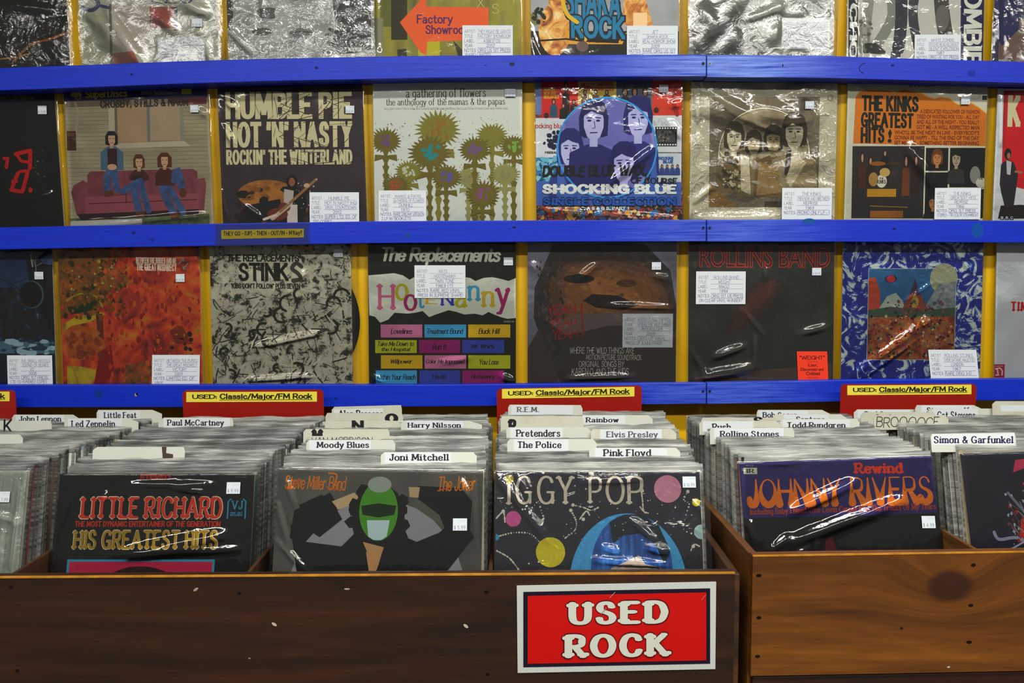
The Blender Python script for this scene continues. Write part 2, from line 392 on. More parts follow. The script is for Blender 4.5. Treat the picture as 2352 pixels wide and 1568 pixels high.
# ---------------------------------------------------------------- flat printing on a surface
class Canvas:
    """Printed artwork in the pixels of the photograph, laid on a sheet as thin layers of ink."""
    EPS = 2.5e-5
    MOD = 24
    gain = 1.0
    def __init__(s, fmap, y0): s.map, s.y0, s.lay, s.sub, s.mb = fmap, y0, 0, 0, MB()
    def mat(s, c): return ink(c, s.gain) if isinstance(c, str) and c.startswith('#') else (MATS[c] if isinstance(c, str) else c)
    def put(s, P, faces, col, step=True):
        if step: s.lay += 1
        s.sub = 0 if step else s.sub+1
        # every separate piece gets a hair of its own height, so that pieces which overlap never share a plane
        lev = [0]*len(P); root = list(range(len(P)))
        def find(i):
            while root[i] != i: root[i] = root[root[i]]; i = root[i]
            return i
        for f in faces:
            for i in f[1:]: root[find(i)] = find(f[0])
        seen = {}
        for i in range(len(P)):
            k = find(i)
            if k not in seen: seen[k] = len(seen)
            lev[i] = seen[k]
        s.lastn = len(seen)
        V = []
        for i, p in enumerate(P):
            q = s.map(*p); V.append((q[0], s.y0-s.lay*s.EPS-((lev[i]+s.sub) % s.MOD)*s.EPS/(s.MOD*1.2), q[1]))
        s.mb.add(V, faces, s.mat(col))
    def p(s, pts, col, step=True): s.put(pts, [tuple(range(len(pts)-1, -1, -1))], col, step)
    def r(s, x0, y0, x1, y1, col, step=True): s.p([(x0,y0),(x1,y0),(x1,y1),(x0,y1)], col, step)
    def e(s, cx, cy, rx, ry, col, n=28, step=True, a0=0, a1=360):
        t = [math.radians(a0+(a1-a0)*i/(n if a1-a0 >= 360 else n-1)) for i in range(n)]
        s.p([(cx+rx*math.cos(k), cy+ry*math.sin(k)) for k in t], col, step)
    def l(s, pts, w, col, step=True, smooth=False):
        if smooth: pts = smooth_pts(pts)
        V, Fc = [], []
        pen_line(pts, w/2, w/2, V, Fc)
        s.put(V, Fc, col, step)
    def ring(s, cx, cy, rx, ry, w, col):
        s.l([(cx+rx*math.cos(i*math.pi/24), cy+ry*math.sin(i*math.pi/24)) for i in range(49)], w, col)
    def t(s, text, x0, y0, x1, y1, col, st='sans', bold=0.0, dy=0.0, down=False, grow=0.0, seed=0, step=True, skew=0.0, stem=.2):
        """A line of lettering fitted to the box; dy: how far its right end rises; down: reads downward."""
        if st == 'sans' and bold >= .03: st, grow = 'fat', grow+(bold-.045)
        if st == 'sans': V, Fc, _ = font_polys(text, bold)
        else:
            V, Fc, asp = stroke_polys(text, st, grow, seed)
            if st == 'fat' and not down:          # condensed or extended faces keep an even weight
                q = abs(x1-x0)/max(abs(y1-y0), 1e-6)/asp
                gx = min(.13, max(-.07, stem/2/q-.125))
                V, Fc, _ = stroke_polys(text, st, grow, seed, round(gx, 3))
        out = []
        for u, v in V:
            if down: out.append((x0+v*(x1-x0), y0+u*(y1-y0)))
            else: out.append((x0+u*(x1-x0)+skew*(v-.5)*(y1-y0), y1-v*(y1-y0)-dy*u))
        s.put(out, Fc, col, step)
    def outl(s, text, x0, y0, x1, y1, col, oc, st='slab', g=.05, px=2, **k):
        """Lettering with an outline of another colour."""
        if st == 'sans': s.t(text, x0-px, y0-px, x1+px, y1+px, oc, st, bold=k.get('bold', 0)+g, **{a: b for a, b in k.items() if a != 'bold'})
        else: s.t(text, x0-px, y0-px, x1+px, y1+px, oc, st, grow=g, **k)
        s.t(text, x0, y0, x1, y1, col, st, **k)
    def specks(s, x0, y0, x1, y1, n, r0, r1, cols, seed, sides=6, asp=1.0):
        rnd = random.Random(seed)
        for i in range(n):
            cx, cy, r = rnd.uniform(x0, x1), rnd.uniform(y0, y1), rnd.uniform(r0, r1)
            a = rnd.uniform(0, 6.28); m = sides if sides != 4 else 4
            P = []
            for k in range(m):
                rr = r*rnd.uniform(.55, 1.0); th = a+k*6.283/m
                P.append((cx+rr*math.cos(th)*asp, cy+rr*math.sin(th)))
            s.p(P, rnd.choice(cols), step=(i % 23 == 0))
    def strokes(s, x0, y0, x1, y1, n, l0, l1, w0, w1, cols, seed, ang=None, spread=1.6):
        rnd = random.Random(seed)
        for i in range(n):
            cx, cy, ln = rnd.uniform(x0, x1), rnd.uniform(y0, y1), rnd.uniform(l0, l1)
            a = (rnd.uniform(0, 3.14) if ang is None else ang+rnd.uniform(-spread, spread))
            dx, dy = math.cos(a)*ln/2, math.sin(a)*ln/2
            c = (min(max(cx-dx, x0), x1), min(max(cy-dy, y0), y1)); d = (min(max(cx+dx, x0), x1), min(max(cy+dy, y0), y1))
            s.l([c, ((c[0]+d[0])/2+rnd.uniform(-.1, .1)*ln, (c[1]+d[1])/2), d], rnd.uniform(w0, w1), rnd.choice(cols), step=(i % 23 == 0))
    def bust(s, cx, cy, w, skin, hair, coat, lo, sh=1.5):
        """A plain head-and-shoulders figure."""
        h = w*1.35
        s.p([(cx-w*sh, lo), (cx-w*sh*.92, cy+h*1.1), (cx-w*.3, cy+h*.82), (cx+w*.3, cy+h*.82), (cx+w*sh*.92, cy+h*1.1), (cx+w*sh, lo)], coat)
        s.p([(cx-w*.66, cy+h*.5), (cx-w*.68, cy-h*.1), (cx-w*.5, cy-h*.55), (cx-w*.2, cy-h*.72), (cx+w*.2, cy-h*.72), (cx+w*.52, cy-h*.55), (cx+w*.68, cy-h*.1), (cx+w*.64, cy+h*.52), (cx+w*.4, cy+h*.58), (cx-w*.42, cy+h*.6)], hair)
        s.r(cx-w*.18, cy+h*.5, cx+w*.18, cy+h*.9, skin)
        s.p([(cx-w*.46, cy-h*.25), (cx-w*.45, cy+h*.25), (cx-w*.3, cy+h*.56), (cx-w*.1, cy+h*.7), (cx+w*.1, cy+h*.7), (cx+w*.3, cy+h*.56), (cx+w*.45, cy+h*.25), (cx+w*.46, cy-h*.25), (cx+w*.2, cy-h*.5), (cx-w*.2, cy-h*.5)], skin)
        for d in (-1, 1):
            s.e(cx+d*w*.2, cy+h*.02, w*.1, h*.04, hair, 8); s.l([(cx+d*w*.32, cy-h*.07), (cx+d*w*.1, cy-h*.08)], w*.05, hair)
        s.l([(cx+w*.02, cy+h*.05), (cx+w*.07, cy+h*.26), (cx-w*.05, cy+h*.28)], w*.035, hair); s.l([(cx-w*.16, cy+h*.43), (cx+w*.16, cy+h*.42)], w*.05, hair)
        s.p([(cx-w*.5, cy+h*.1), (cx-w*.44, cy-h*.14), (cx-w*.1, cy-h*.3), (cx+w*.1, cy-h*.22), (cx+w*.42, cy-h*.16), (cx+w*.5, cy+h*.1), (cx+w*.56, cy-h*.4), (cx+w*.2, cy-h*.72), (cx-w*.2, cy-h*.72), (cx-w*.56, cy-h*.4)], hair)
# ---------------------------------------------------------------- the setting
yellow = noise_mat('yellow_wall_paint', [(0.3, '#cd9c02'), (0.7, '#dbad04')], 9, 5, mrough=0.42, spec=0.35)
WALL_Y, RAIL_Y, RAIL_B = 1.897, 1.838, 1.859
mb = MB(); mb.box(-3.2, WALL_Y, 0, 3.2, WALL_Y+.1, 2.9, yellow)
tag(mb.obj('wall_back'), 'bright yellow painted shop wall behind the record display', kind='structure')
mb = MB(); mb.box(-3.2, -3.2, -.1, 3.2, WALL_Y, 0, noise_mat('grey_floor', [(0.3, '#5a5650'), (0.7, '#6c6860')], 14))
tag(mb.obj('floor'), 'dull grey shop floor under the stand', kind='structure')
mb = MB(); mb.box(-3.2, -3.2, 2.9, 3.2, WALL_Y+.1, 3.0, noise_mat('ceiling_white', [(0.3, '#a9aaa4'), (0.7, '#b9bab4')], 20))
tag(mb.obj('ceiling'), 'pale shop ceiling above the record wall', kind='structure')

# ---------------------------------------------------------------- blue rails that hold the wall records
def blue_paint():
    m, N, L, b = new_mat('blue_rail_paint', 0.42, 0.3)
    v = coords(N, L, (1.0, 8, 26))
    n = N.new('ShaderNodeTexNoise'); n.inputs['Scale'].default_value = 7; n.inputs['Detail'].default_value = 6; n.inputs['Roughness'].default_value = .7
    L.new(v, n.inputs['Vector'])
    r = ramp(N, [(0.3, '#04209e'), (0.7, '#082cb8')])
    L.new(n.outputs['Fac'], r.inputs['Fac'])
    geo = N.new('ShaderNodeTexCoord'); sp = N.new('ShaderNodeSeparateXYZ')
    L.new(geo.outputs['Object'], sp.inputs[0])
    # thin, rubbed paint on either side of the board joint of the top rail
    a = N.new('ShaderNodeMapRange'); a.interpolation_type = 'SMOOTHSTEP'
    a.inputs['From Min'].default_value = 0.0; a.inputs['From Max'].default_value = 0.30; a.inputs['To Min'].default_value = 1; a.inputs['To Max'].default_value = 0
    sub = N.new('ShaderNodeMath'); sub.operation = 'SUBTRACT'; sub.inputs[1].default_value = at(1660, 150, RAIL_Y).x
    ab = N.new('ShaderNodeMath'); ab.operation = 'ABSOLUTE'
    L.new(sp.outputs['X'], sub.inputs[0]); L.new(sub.outputs[0], ab.inputs[0]); L.new(ab.outputs[0], a.inputs['Value'])
    zz = N.new('ShaderNodeMapRange'); zz.inputs['From Min'].default_value = 1.55; zz.inputs['From Max'].default_value = 1.72; zz.inputs['To Min'].default_value = .35
    L.new(sp.outputs['Z'], zz.inputs['Value'])
    st = N.new('ShaderNodeMapRange'); st.inputs['From Min'].default_value = .32; st.inputs['From Max'].default_value = .66
    L.new(n.outputs['Fac'], st.inputs['Value'])
    m1 = N.new('ShaderNodeMath'); m1.operation = 'MULTIPLY'; m2 = N.new('ShaderNodeMath'); m2.operation = 'MULTIPLY'
    L.new(a.outputs[0], m1.inputs[0]); L.new(zz.outputs[0], m1.inputs[1]); L.new(m1.outputs[0], m2.inputs[0]); L.new(st.outputs[0], m2.inputs[1])
    mx = N.new('ShaderNodeMixRGB'); mx.inputs[2].default_value = lin('#7493d6', ALB)
    L.new(m2.outputs[0], mx.inputs[0]); L.new(r.outputs[0], mx.inputs[1]); L.new(mx.outputs[0], b.inputs['Base Color'])
    bp = N.new('ShaderNodeBump'); bp.inputs['Strength'].default_value = .15; bp.inputs['Distance'].default_value = .002
    L.new(n.outputs['Fac'], bp.inputs['Height']); L.new(bp.outputs[0], b.inputs['Normal'])
    return m
BLUE = blue_paint()
RAILS = [
 ([(-300,163),(0,156),(200,149),(400,141),(600,135),(850,130),(1000,127.5),(1300,126),(1500,125),(1623,125)], [(1623,125.5),(1900,127.5),(1952,130),(2150,136),(2352,142),(2700,152)],
  [(-300,216),(0,208),(200,201),(400,193),(600,187),(850,182),(1000,179),(1300,177),(1500,176),(1623,175)], [(1623,177),(1900,179),(1952,181),(2150,186),(2352,191),(2700,199)], 'upper'),
 ([(-300,526),(0,522),(200,518),(400,515),(850,508),(1176,506),(1623,504.5)], [(1623,504),(1952,504),(2150,505),(2352,507),(2700,510)],
  [(-300,577),(0,573),(200,569),(400,566),(850,558.5),(1176,555.5),(1623,554)], [(1623,554.5),(1952,555),(2150,556),(2352,557),(2700,560)], 'middle'),
 ([(-300,885),(0,884.5),(400,884),(1000,883.5),(1623,879)], [(1623,879),(1952,872.5),(2352,870),(2700,869)],
  [(-300,936),(0,935.5),(400,935),(1000,933.5),(1623,927)], [(1623,928),(1952,921.5),(2352,919),(2700,917)], 'lower'),
]
def interp(pts, x):
    for (a, ya), (b, yb) in zip(pts, pts[1:]):
        if a <= x <= b: return ya + (yb-ya)*(x-a)/(b-a)
    return pts[0][1] if x < pts[0][0] else pts[-1][1]
def rail_top(i, px): return interp(RAILS[i][0]+RAILS[i][1], px)
def rail_bot(i, px): return interp(RAILS[i][2]+RAILS[i][3], px)
steel = noise_mat('screw_steel', [(0.3, '#77808c'), (0.7, '#9aa3ad')], 200, mrough=.35, spec=.6)
for i, (tl, tr, bl, br, nm) in enumerate(RAILS):
    for side, T, B in (('left', tl, bl), ('right', tr, br)):
        mb = MB(); V = []; n = 0
        xs = [p[0] for p in T]
        fine = []
        for a, b in zip(xs, xs[1:]): fine += [a+(b-a)*k/5 for k in range(5)]
        fine.append(xs[-1])
        if side == 'left': fine[-1] -= 1.2
        else: fine[0] += 1.2
        for px in fine:
            t, b = at(px, interp(T, px), RAIL_Y), at(px, interp(B, px), RAIL_Y)
            V += [(b.x, RAIL_Y, b.z), (t.x, RAIL_Y, t.z), (t.x, RAIL_B, t.z), (b.x, RAIL_B, b.z)]
        n = len(fine); Fc = [(0,1,2,3), tuple((n-1)*4+k for k in (3,2,1,0))]
        for k in range(n-1):
            for j in range(4): Fc.append((k*4+j, k*4+4+j, k*4+4+(j+1) % 4, k*4+(j+1) % 4))
        mb.add(V, Fc, BLUE)
        # knots and nail dents that show through the paint
        def dent(px, dy, rx, ry, col, y=RAIL_Y-.0003):
            c = at(px, (rail_top(i, px)+rail_bot(i, px))/2+dy, RAIL_Y)
            k = F/1.84
            P = [(c.x+rx/k*math.cos(q*math.pi/8), y, c.z+ry/k*math.sin(q*math.pi/8)) for q in range(16)]
            mb.add(P, [tuple(range(16))], ink(col))
        marks = {0: [(302,0,3,2,'#041038'),(727,-3,4,2.5,'#070d30'),(1176,-5,6,4,'#151c3c'),(1115,-2,3,1,'#102070'),(1798,-2,1.6,2.5,'#060a24'),(2050,-8,4,2.5,'#08104a'),(2232,5,9,8,'#0a2a94')],
                 1: [(307,-7,4,3,'#081844'),(350,10,4,3,'#0a2474'),(938,9,7,6,'#0a3a86'),(1181,-9,4,2.5,'#0c1440'),(1170,-6,2,1,'#0c1440'),(1858,-22,14,6,'#0a4884'),(2054,-5,4,2.2,'#061044'),(2245,-2,14,17,'#08408e')],
                 2: [(227,-6,11,11,'#062c84'),(312,-3,3,4,'#8d7b6c'),(315,-5,3,3,'#0a1440'),(772,6,4,3,'#082070')]}[i]
        for mk in marks:
            if (mk[0] < 1623) == (side == 'left'): dent(*mk)
        if i == 0 and side == 'right':
            c = at(1987, 157, RAIL_Y); k = F/1.84
            V2, F2 = [], []
            pen_line([(c.x+13/k*math.cos(q*math.pi/12), c.z+11/k*math.sin(q*math.pi/12)) for q in range(6, 18)], .8/k, .8/k, V2, F2)
            mb.add([(x, RAIL_Y-.0003, z) for x, z in V2], F2, ink('#06144e'))
        words_ = {'upper': 'upper blue wooden rail', 'middle': 'middle blue wooden rail', 'lower': 'lowest blue wooden rail just above the record bins'}[nm]
        lab = f"{words_}, {'long board left of' if side == 'left' else 'board right of'} the screwed joint"
        ro = tag(mb.obj('display_rail', bevel=.0012), lab, 'rail', 'blue rails across the yellow wall')
        # narrow ledge behind the rail that the records stand on
        lm = MB(); V = []
        for px in fine:
            z = at(px, interp(B, px)-14, RAIL_Y).z
            x = at(px, interp(B, px), RAIL_Y).x
            V += [(x, RAIL_B, z-.012), (x, RAIL_B, z), (x, WALL_Y, z), (x, WALL_Y, z-.012)]
        lm.add(V, Fc[:], BLUE)
        tag(lm.obj('rail_ledge_%d' % (2*i+(side == 'right')+1)), f"narrow blue ledge behind the {lab}"[:90], kind='structure')
        px = 1615 if side == 'left' else 1630
        py = {0: 146, 1: 523, 2: 898}[i]
        c = at(px, py, RAIL_Y)
        sm = MB(); R = .0031
        sm.prism([(c.x+R*math.cos(q*math.pi/8), c.z+R*math.sin(q*math.pi/8)) for q in range(16)], RAIL_Y-.0012, RAIL_Y+.002, steel if (i == 0 and side == 'right') else ink('#23345e'))
        for a in (0.5, 2.07):
            V2, F2 = [], []
            pen_line([(c.x-.0018*math.cos(a), c.z-.0018*math.sin(a)), (c.x+.0018*math.cos(a), c.z+.0018*math.sin(a))], .0005, .0005, V2, F2)
            sm.add([(x, RAIL_Y-.0014, z) for x, z in V2], F2, ink('#05060c'))
        sm.obj('screw', ro)

# ---------------------------------------------------------------- records: cover, clear sleeve, cards and stickers
EDGE = noise_mat('card_edge', [(0.3, '#8f8a78'), (0.7, '#b4ae9a')], 60)
class Record:
    def __init__(s, label, tl, tr, Ytop, lean, group, H=None, base='#101010', name='record_album', sx=1.0):
        a, b = at(*tl, Ytop), at(*tr, Ytop)
        s.W = (b-a).length
        s.H = H or s.W
        roll = math.atan2(b.z-a.z, b.x-a.x)
        s.rot = Matrix.Rotation(-roll, 3, 'Y') @ Matrix.Rotation(-lean, 3, 'X')
        s.T = .0036
        top = (a+b)/2
        origin = top - s.rot @ Vector((0, -s.T/2, s.H))
        s.root = empty(name, label, 'record', origin, s.rot, group)
        px = math.hypot(tr[0]-tl[0], tr[1]-tl[1]); s.k = s.W/px
        s.xm, s.ym = (tl[0]+tr[0])/2, (tl[1]+tr[1])/2
        s.ph = math.atan2(tr[1]-tl[1], tr[0]-tl[0])
        s.c = Canvas(s.map, -s.T/2); s.c.gain = 1.16
        s.base = base
        s.cards = []
    def map(s, px, py):
        dx, dy = px-s.xm, py-s.ym
        c, n = math.cos(s.ph), math.sin(s.ph)
        x, z = (dx*c+dy*n)*s.k, s.H-(dy*c-dx*n)*s.k
        h = s.W/2-.0001
        return (max(-h, min(h, x)), max(.0002, min(s.H-.0002, z))) if s.clip else (x, z)
    clip = True
    def cover(s):
        m = s.c.mat(s.base)
        s.thick = s.c.lay*s.c.EPS
        c, n = s.c.mb, MB()
        n.box(-s.W/2, -s.T/2, 0, s.W/2, s.T/2, s.H, EDGE)
        n.add([(-s.W/2, -s.T/2-4e-6, 0), (s.W/2, -s.T/2-4e-6, 0), (s.W/2, -s.T/2-4e-6, s.H), (-s.W/2, -s.T/2-4e-6, s.H)], [(0,1,2,3)], m)
        for k, mt in enumerate(c.mats): n.slot(mt)
        off = len(n.v); remap = [n.mats.index(mt) for mt in c.mats]
        n.v += c.v; n.f += [tuple(i+off for i in f) for f in c.f]; n.mi += [remap[i] for i in c.mi]
        return n.obj('cover', s.root, s.root.matrix_world)
    def sheet(s, kind='mid', ridges=(), amp=.0005, seed=0, ml=.003, mr=.009, mt=.004, bubbles=(), off=.0026):
        """Clear polythene bag over the cover, with folds given in pixels: (x0,y0,x1,y1,width,height mm)."""
        s.clip = False
        W, H = s.W, s.H
        nu, nv = 100, 100
        x = np.linspace(-W/2-ml, W/2+mr, nu); z = np.linspace(0.0, H+mt, nv)
        X, Z = np.meshgrid(x, z)
        rng = np.random.RandomState(seed+5)
        d = np.zeros_like(X)
        for i in range(9):
            th = rng.uniform(0, np.pi); wl = rng.uniform(.035, .16); ph = rng.uniform(0, 6.28)
            d += np.sin((X*np.cos(th)+Z*np.sin(th))*2*np.pi/wl+ph)*wl/.1
        d = amp*(d/3.0)
        for (x0, y0, x1, y1, w, h) in ridges:
            p, q = s.map(x0, y0), s.map(x1, y1)
            ex, ez = q[0]-p[0], q[1]-p[1]; l2 = ex*ex+ez*ez+1e-12
            t = np.clip(((X-p[0])*ex+(Z-p[1])*ez)/l2, 0, 1)
            ds = np.hypot(X-p[0]-t*ex, Z-p[1]-t*ez)
            ww = w*s.k
            tap = np.sin(np.clip(t*.94+.03, 0, 1)*np.pi)**.5
            d = d + h*.001*tap*np.exp(-(ds/ww)**2)
        for (x0, y0, x1, y1) in s.cards:
            p, q = s.map(x0, y0), s.map(x1, y1)
            m = .012
            fx = np.clip(np.minimum(X-p[0]+m, q[0]-X+m)/m, 0, 1); fz = np.clip(np.minimum(p[1]-Z+m, Z-q[1]+m)/m, 0, 1)
            d = d*(1-.9*fx*fz)
        off = max(off, getattr(s, 'thick', 0)+.0011)
        Y = -s.T/2-off-np.maximum(d, -.0012)
        # the bag closes round the edges of the cover
        ex = np.maximum(np.maximum(X-W/2, -W/2-X), 0); tx = np.clip(ex/max(mr, ml), 0, 1)
        tz = np.clip((Z-H)/max(mt, 1e-4), 0, 1)*.6
        tt = np.maximum(tx, tz)
        Y = Y*(1-tt**1.5)+(s.T/2)*(tt**1.5)
        V = np.stack([X, Y, Z], -1).reshape(-1, 3)
        idx = np.arange(nu*nv).reshape(nv, nu)
        Fq = np.stack([idx[:-1,:-1], idx[:-1,1:], idx[1:,1:], idx[1:,:-1]], -1).reshape(-1, 4)
        me = bpy.data.meshes.new('plastic_sleeve')
        me.from_pydata(V.tolist(), [], Fq.tolist())
        me.materials.append(FILMS[kind])
        me.polygons.foreach_set('use_smooth', [True]*len(me.polygons))
        s.clip = True
        return link('plastic_sleeve', me, s.root, s.root.matrix_world)
    def slip(s, name, x0, y0, x1, y1, base, draw, label=None, off=.0036, shear=0.0):
        """A paper slip on the sleeve: its own little sheet with its own printing."""
        s.clip = False
        def m2(px, py): return s.map(px-shear*(py-y0)/(y1-y0), py)
        s.cards.append((x0, y0, x1, y1))
        if off > .003: off = max(off, s.c.lay*s.c.EPS+.0023+(off-.0034))
        y = -s.T/2-off
        mb = MB()
        P = [m2(x0,y1), m2(x1,y1), m2(x1,y0), m2(x0,y0)]
        mb.prism(P, y, y+.0003, ink(base))
        c = Canvas(m2, y)
        draw(c)
        for k, mt in enumerate(c.mb.mats): mb.slot(mt)
        offv = len(mb.v); rm = [mb.mats.index(mt) for mt in c.mb.mats]
        mb.v += c.mb.v; mb.f += [tuple(i+offv for i in f) for f in c.mb.f]; mb.mi += [rm[i] for i in c.mb.mi]
        o = mb.obj(name, s.root, s.root.matrix_world)
        if label: o['label'] = label
        s.clip = True
        return o
    def price(s, x0, y0, x1, y1, txt='$ 18.99'):
        def d(c):
            h = y1-y0
            c.t('70501', x0+(x1-x0)*.42, y0+h*.12, x1-(x1-x0)*.1, y0+h*.28, '#7d8694', 'light')
            c.t(txt, x0+(x1-x0)*.08, y1-h*.42, x1-(x1-x0)*.12, y1-h*.08, '#4c566c', 'light', grow=.02)
        s.slip('price_sticker', x0, y0, x1, y1, '#b9bfc8', d, 'small pale price sticker', off=.0041)
    def card(s, x0, y0, x1, lines, y1=None, inside=False, pitch=10.6, shear=0.0, seed=1, ylim=999):
        y1 = y1 or y0+76
        k = (x1-x0)/114.0
        def d(c):
            heads = ['ARTIST:', 'TITLE:', 'LABEL:', 'YEAR:', 'NOTES:']
            ws = [25, 20, 23, 19, 27]
            for i in range(6):
                by = y0+17.5*k+i*pitch*k
                if by > y1-1: break
                if i < 5: c.t(heads[i], x0+5*k, by-7.6*k, x0+(5+ws[i])*k, by, '#2f3136', 'light', grow=.016)
                xs = x0+(34 if i < 5 else 6)*k
                if i < 5: c.l([(xs, by+1.2*k), (x1-6*k, by+1.0*k)], .7, '#7a7d84')
                if i < len(lines) and lines[i]:
                    wmax = x1-5*k-xs-1
                    w = min(wmax, len(lines[i])*(4.8 if i < 5 else 4.4)*k)
                    x = xs+1+(max(0, wmax-w)*.35 if i < 4 else 0)
                    c.t(lines[i], x, by-8*k, x+w, by+.3*k, '#4a5080', 'hand', seed=seed+i)
        s.slip('info_card', x0, y0, x1, y1, '#bec3c9', d, 'white card with handwritten details', off=.0012 if inside else .0034, shear=shear)
# ---------------------------------------------------------------- art materials
ALB *= 1.16; VEIL = 0.010
noise_mat('grey_photo', [(0.25, '#4a4d4a'), (0.45, '#7d817d'), (0.6, '#959994'), (0.8, '#a6aaa4')], 16, 4, dist=.6)
noise_mat('pale_photo', [(0.3, '#8b8b7c'), (0.55, '#a6a695'), (0.75, '#b3b3a2')], 7, 4, dist=.5)
noise_mat('silver_photo', [(0.3, '#56594f'), (0.5, '#84877c'), (0.7, '#a2a59a')], 8, 3, dist=.8)
noise_mat('sepia', [(0.3, '#4b4230'), (0.55, '#655a44'), (0.75, '#756b54')], 12, 5, dist=.5)
noise_mat('sepia_light', [(0.3, '#6b5a3c'), (0.5, '#8e8062'), (0.75, '#b5ab8c')], 22, 4, dist=1)
noise_mat('beige', [(0.3, '#a7a189'), (0.7, '#b5af97')], 10)
noise_mat('cream', [(0.3, '#b3b09c'), (0.7, '#bcb9a6')], 10)
noise_mat('olive_photo', [(0.28, '#3f3c0e'), (0.45, '#75701a'), (0.6, '#8a8420'), (0.75, '#6a6640')], 10, 3, stretch=(1.6, 1, .5))
noise_mat('fire', [(0.28, '#4a2208'), (0.42, '#b4651c'), (0.55, '#dba24c'), (0.7, '#e8cf96')], 34, 5, dist=1.2)
noise_mat('dusk', [(0.3, '#7d8084'), (0.7, '#a4a6a8')], 9, 4)
noise_mat('red_aerial', [(0.34, '#5a1608'), (0.43, '#9a2a0a'), (0.5, '#bc380c'), (0.57, '#c84a14'), (0.66, '#c06a1c')], 22, 6, dist=.8, rot=(0, .5, 0))
noise_mat('brown_aerial', [(0.28, '#2e2a10'), (0.42, '#5c3c12'), (0.55, '#8a4a18'), (0.66, '#b0521a'), (0.78, '#a08420')], 44, 6, dist=1)
noise_mat('yellow_aerial', [(0.3, '#6a5a08'), (0.5, '#b59a0a'), (0.7, '#c9a40c')], 26, 5, dist=.8)
noise_mat('splatter', [(0.38, '#20201c'), (0.455, '#3a3932'), (0.485, '#a5a28d'), (0.6, '#bbb8a4')], 46, 10, rough=.75, dist=.5)
noise_mat('marbled', [(0.42, '#12207c'), (0.52, '#1c2e94'), (0.555, '#8fa6c0'), (0.6, '#c3cfca')], 27, 5, rough=.6, dist=2.6)
noise_mat('blue_sky', [(0.3, '#1a4a7a'), (0.7, '#2f6a9a')], 8, 3)
noise_mat('garden', [(0.28, '#2a1008'), (0.42, '#7c3014'), (0.52, '#944c26'), (0.6, '#84643a'), (0.72, '#5c2632')], 52, 6, dist=.6)
noise_mat('rock_grey', [(0.3, '#4c5660'), (0.7, '#94a0a0')], 60, 6, dist=.6)
noise_mat('night_blue', [(0.3, '#0c1220'), (0.5, '#1c2a4c'), (0.7, '#2c3e66')], 12, 4, dist=.6)
noise_mat('city_lights', [(0.5, '#0c121c'), (0.62, '#1c2a3c'), (0.72, '#4e6a80'), (0.8, '#9ab4c4')], 70, 4)
noise_mat('skin_photo', [(0.3, '#3a2a20'), (0.5, '#70482c'), (0.7, '#94602f')], 12, 3, dist=.5)
noise_mat('fur_dark', [(0.3, '#1e1c1c'), (0.6, '#34302e'), (0.8, '#46403c')], 40, 5, dist=.6)
noise_mat('mauve_grey', [(0.3, '#4a4654'), (0.7, '#7d7a8c')], 6, 3)
noise_mat('charcoal', [(0.3, '#262624'), (0.7, '#3a3a36')], 8, 4)
noise_mat('rust_blur', [(0.3, '#3a2622'), (0.55, '#5c2c26'), (0.75, '#6e3a32')], 18, 4)
noise_mat('purple_dark', [(0.3, '#14142e'), (0.55, '#2c2a50'), (0.75, '#6a5a66')], 6, 3)
noise_mat('siding', [(0.3, '#7b715a'), (0.7, '#948a70')], 6, 5, stretch=(1, 1, 6))
noise_mat('maroon_cloth', [(0.3, '#5a2630'), (0.7, '#7c3a44')], 30, 4)
noise_mat('denim', [(0.3, '#22345c'), (0.7, '#3c5484')], 60, 4)
noise_mat('lawn_print', [(0.3, '#22300e'), (0.7, '#56623a')], 90, 5)
noise_mat('amber_glow', [(0.3, '#5a3408'), (0.6, '#9c600e')], 20, 4, dist=1)
noise_mat('stage_dark', [(0.35, '#141010'), (0.6, '#221a14'), (0.75, '#5c3812')], 16, 5)
noise_mat('collage', [(0.25, '#1c3a8c'), (0.4, '#c02c30'), (0.5, '#2a2a34'), (0.6, '#c8a048'), (0.72, '#b4c4d0')], 46, 2, dist=.4, interp='CONSTANT')
noise_mat('collage_dark', [(0.25, '#16244c'), (0.42, '#8c3424'), (0.5, '#20202a'), (0.6, '#a07834'), (0.72, '#3c6c8c')], 60, 3, dist=.4, interp='CONSTANT')
noise_mat('navy_print', [(0.3, '#0f1220'), (0.7, '#181c30')], 20, 4)
noise_mat('blue_streak', [(0.3, '#0c2038'), (0.5, '#1e4c9c'), (0.7, '#3c7cc4')], 60, 4, stretch=(1.6, 1, .22))
noise_mat('green_grey_cover', [(0.3, '#7d877c'), (0.7, '#9ba498')], 14, 5)
noise_mat('plum_print', [(0.3, '#241a22'), (0.7, '#30242c')], 20, 4)
noise_mat('steel_photo', [(0.3, '#3c3c38'), (0.7, '#54544e')], 7, 3)

ALB /= 1.16; VEIL = 0.0
G = 'records on the yellow wall'
def wall_rec(row, label, tl, tr, base, lean=2.2):
    """A record standing behind rail `row` (on its ledge) and leaning on the yellow wall."""
    Y, ln = 1.8845+max(0, lean-2.2)*.003, math.radians(lean)
    xm = (tl[0]+tr[0])/2
    zl = at(xm, rail_bot(row, xm)-14, RAIL_Y).z
    top = (at(*tl, Y)+at(*tr, Y))/2
    return Record(label, tl, tr, Y, ln, G, H=(top.z-zl-.001)/math.cos(ln), base=base)

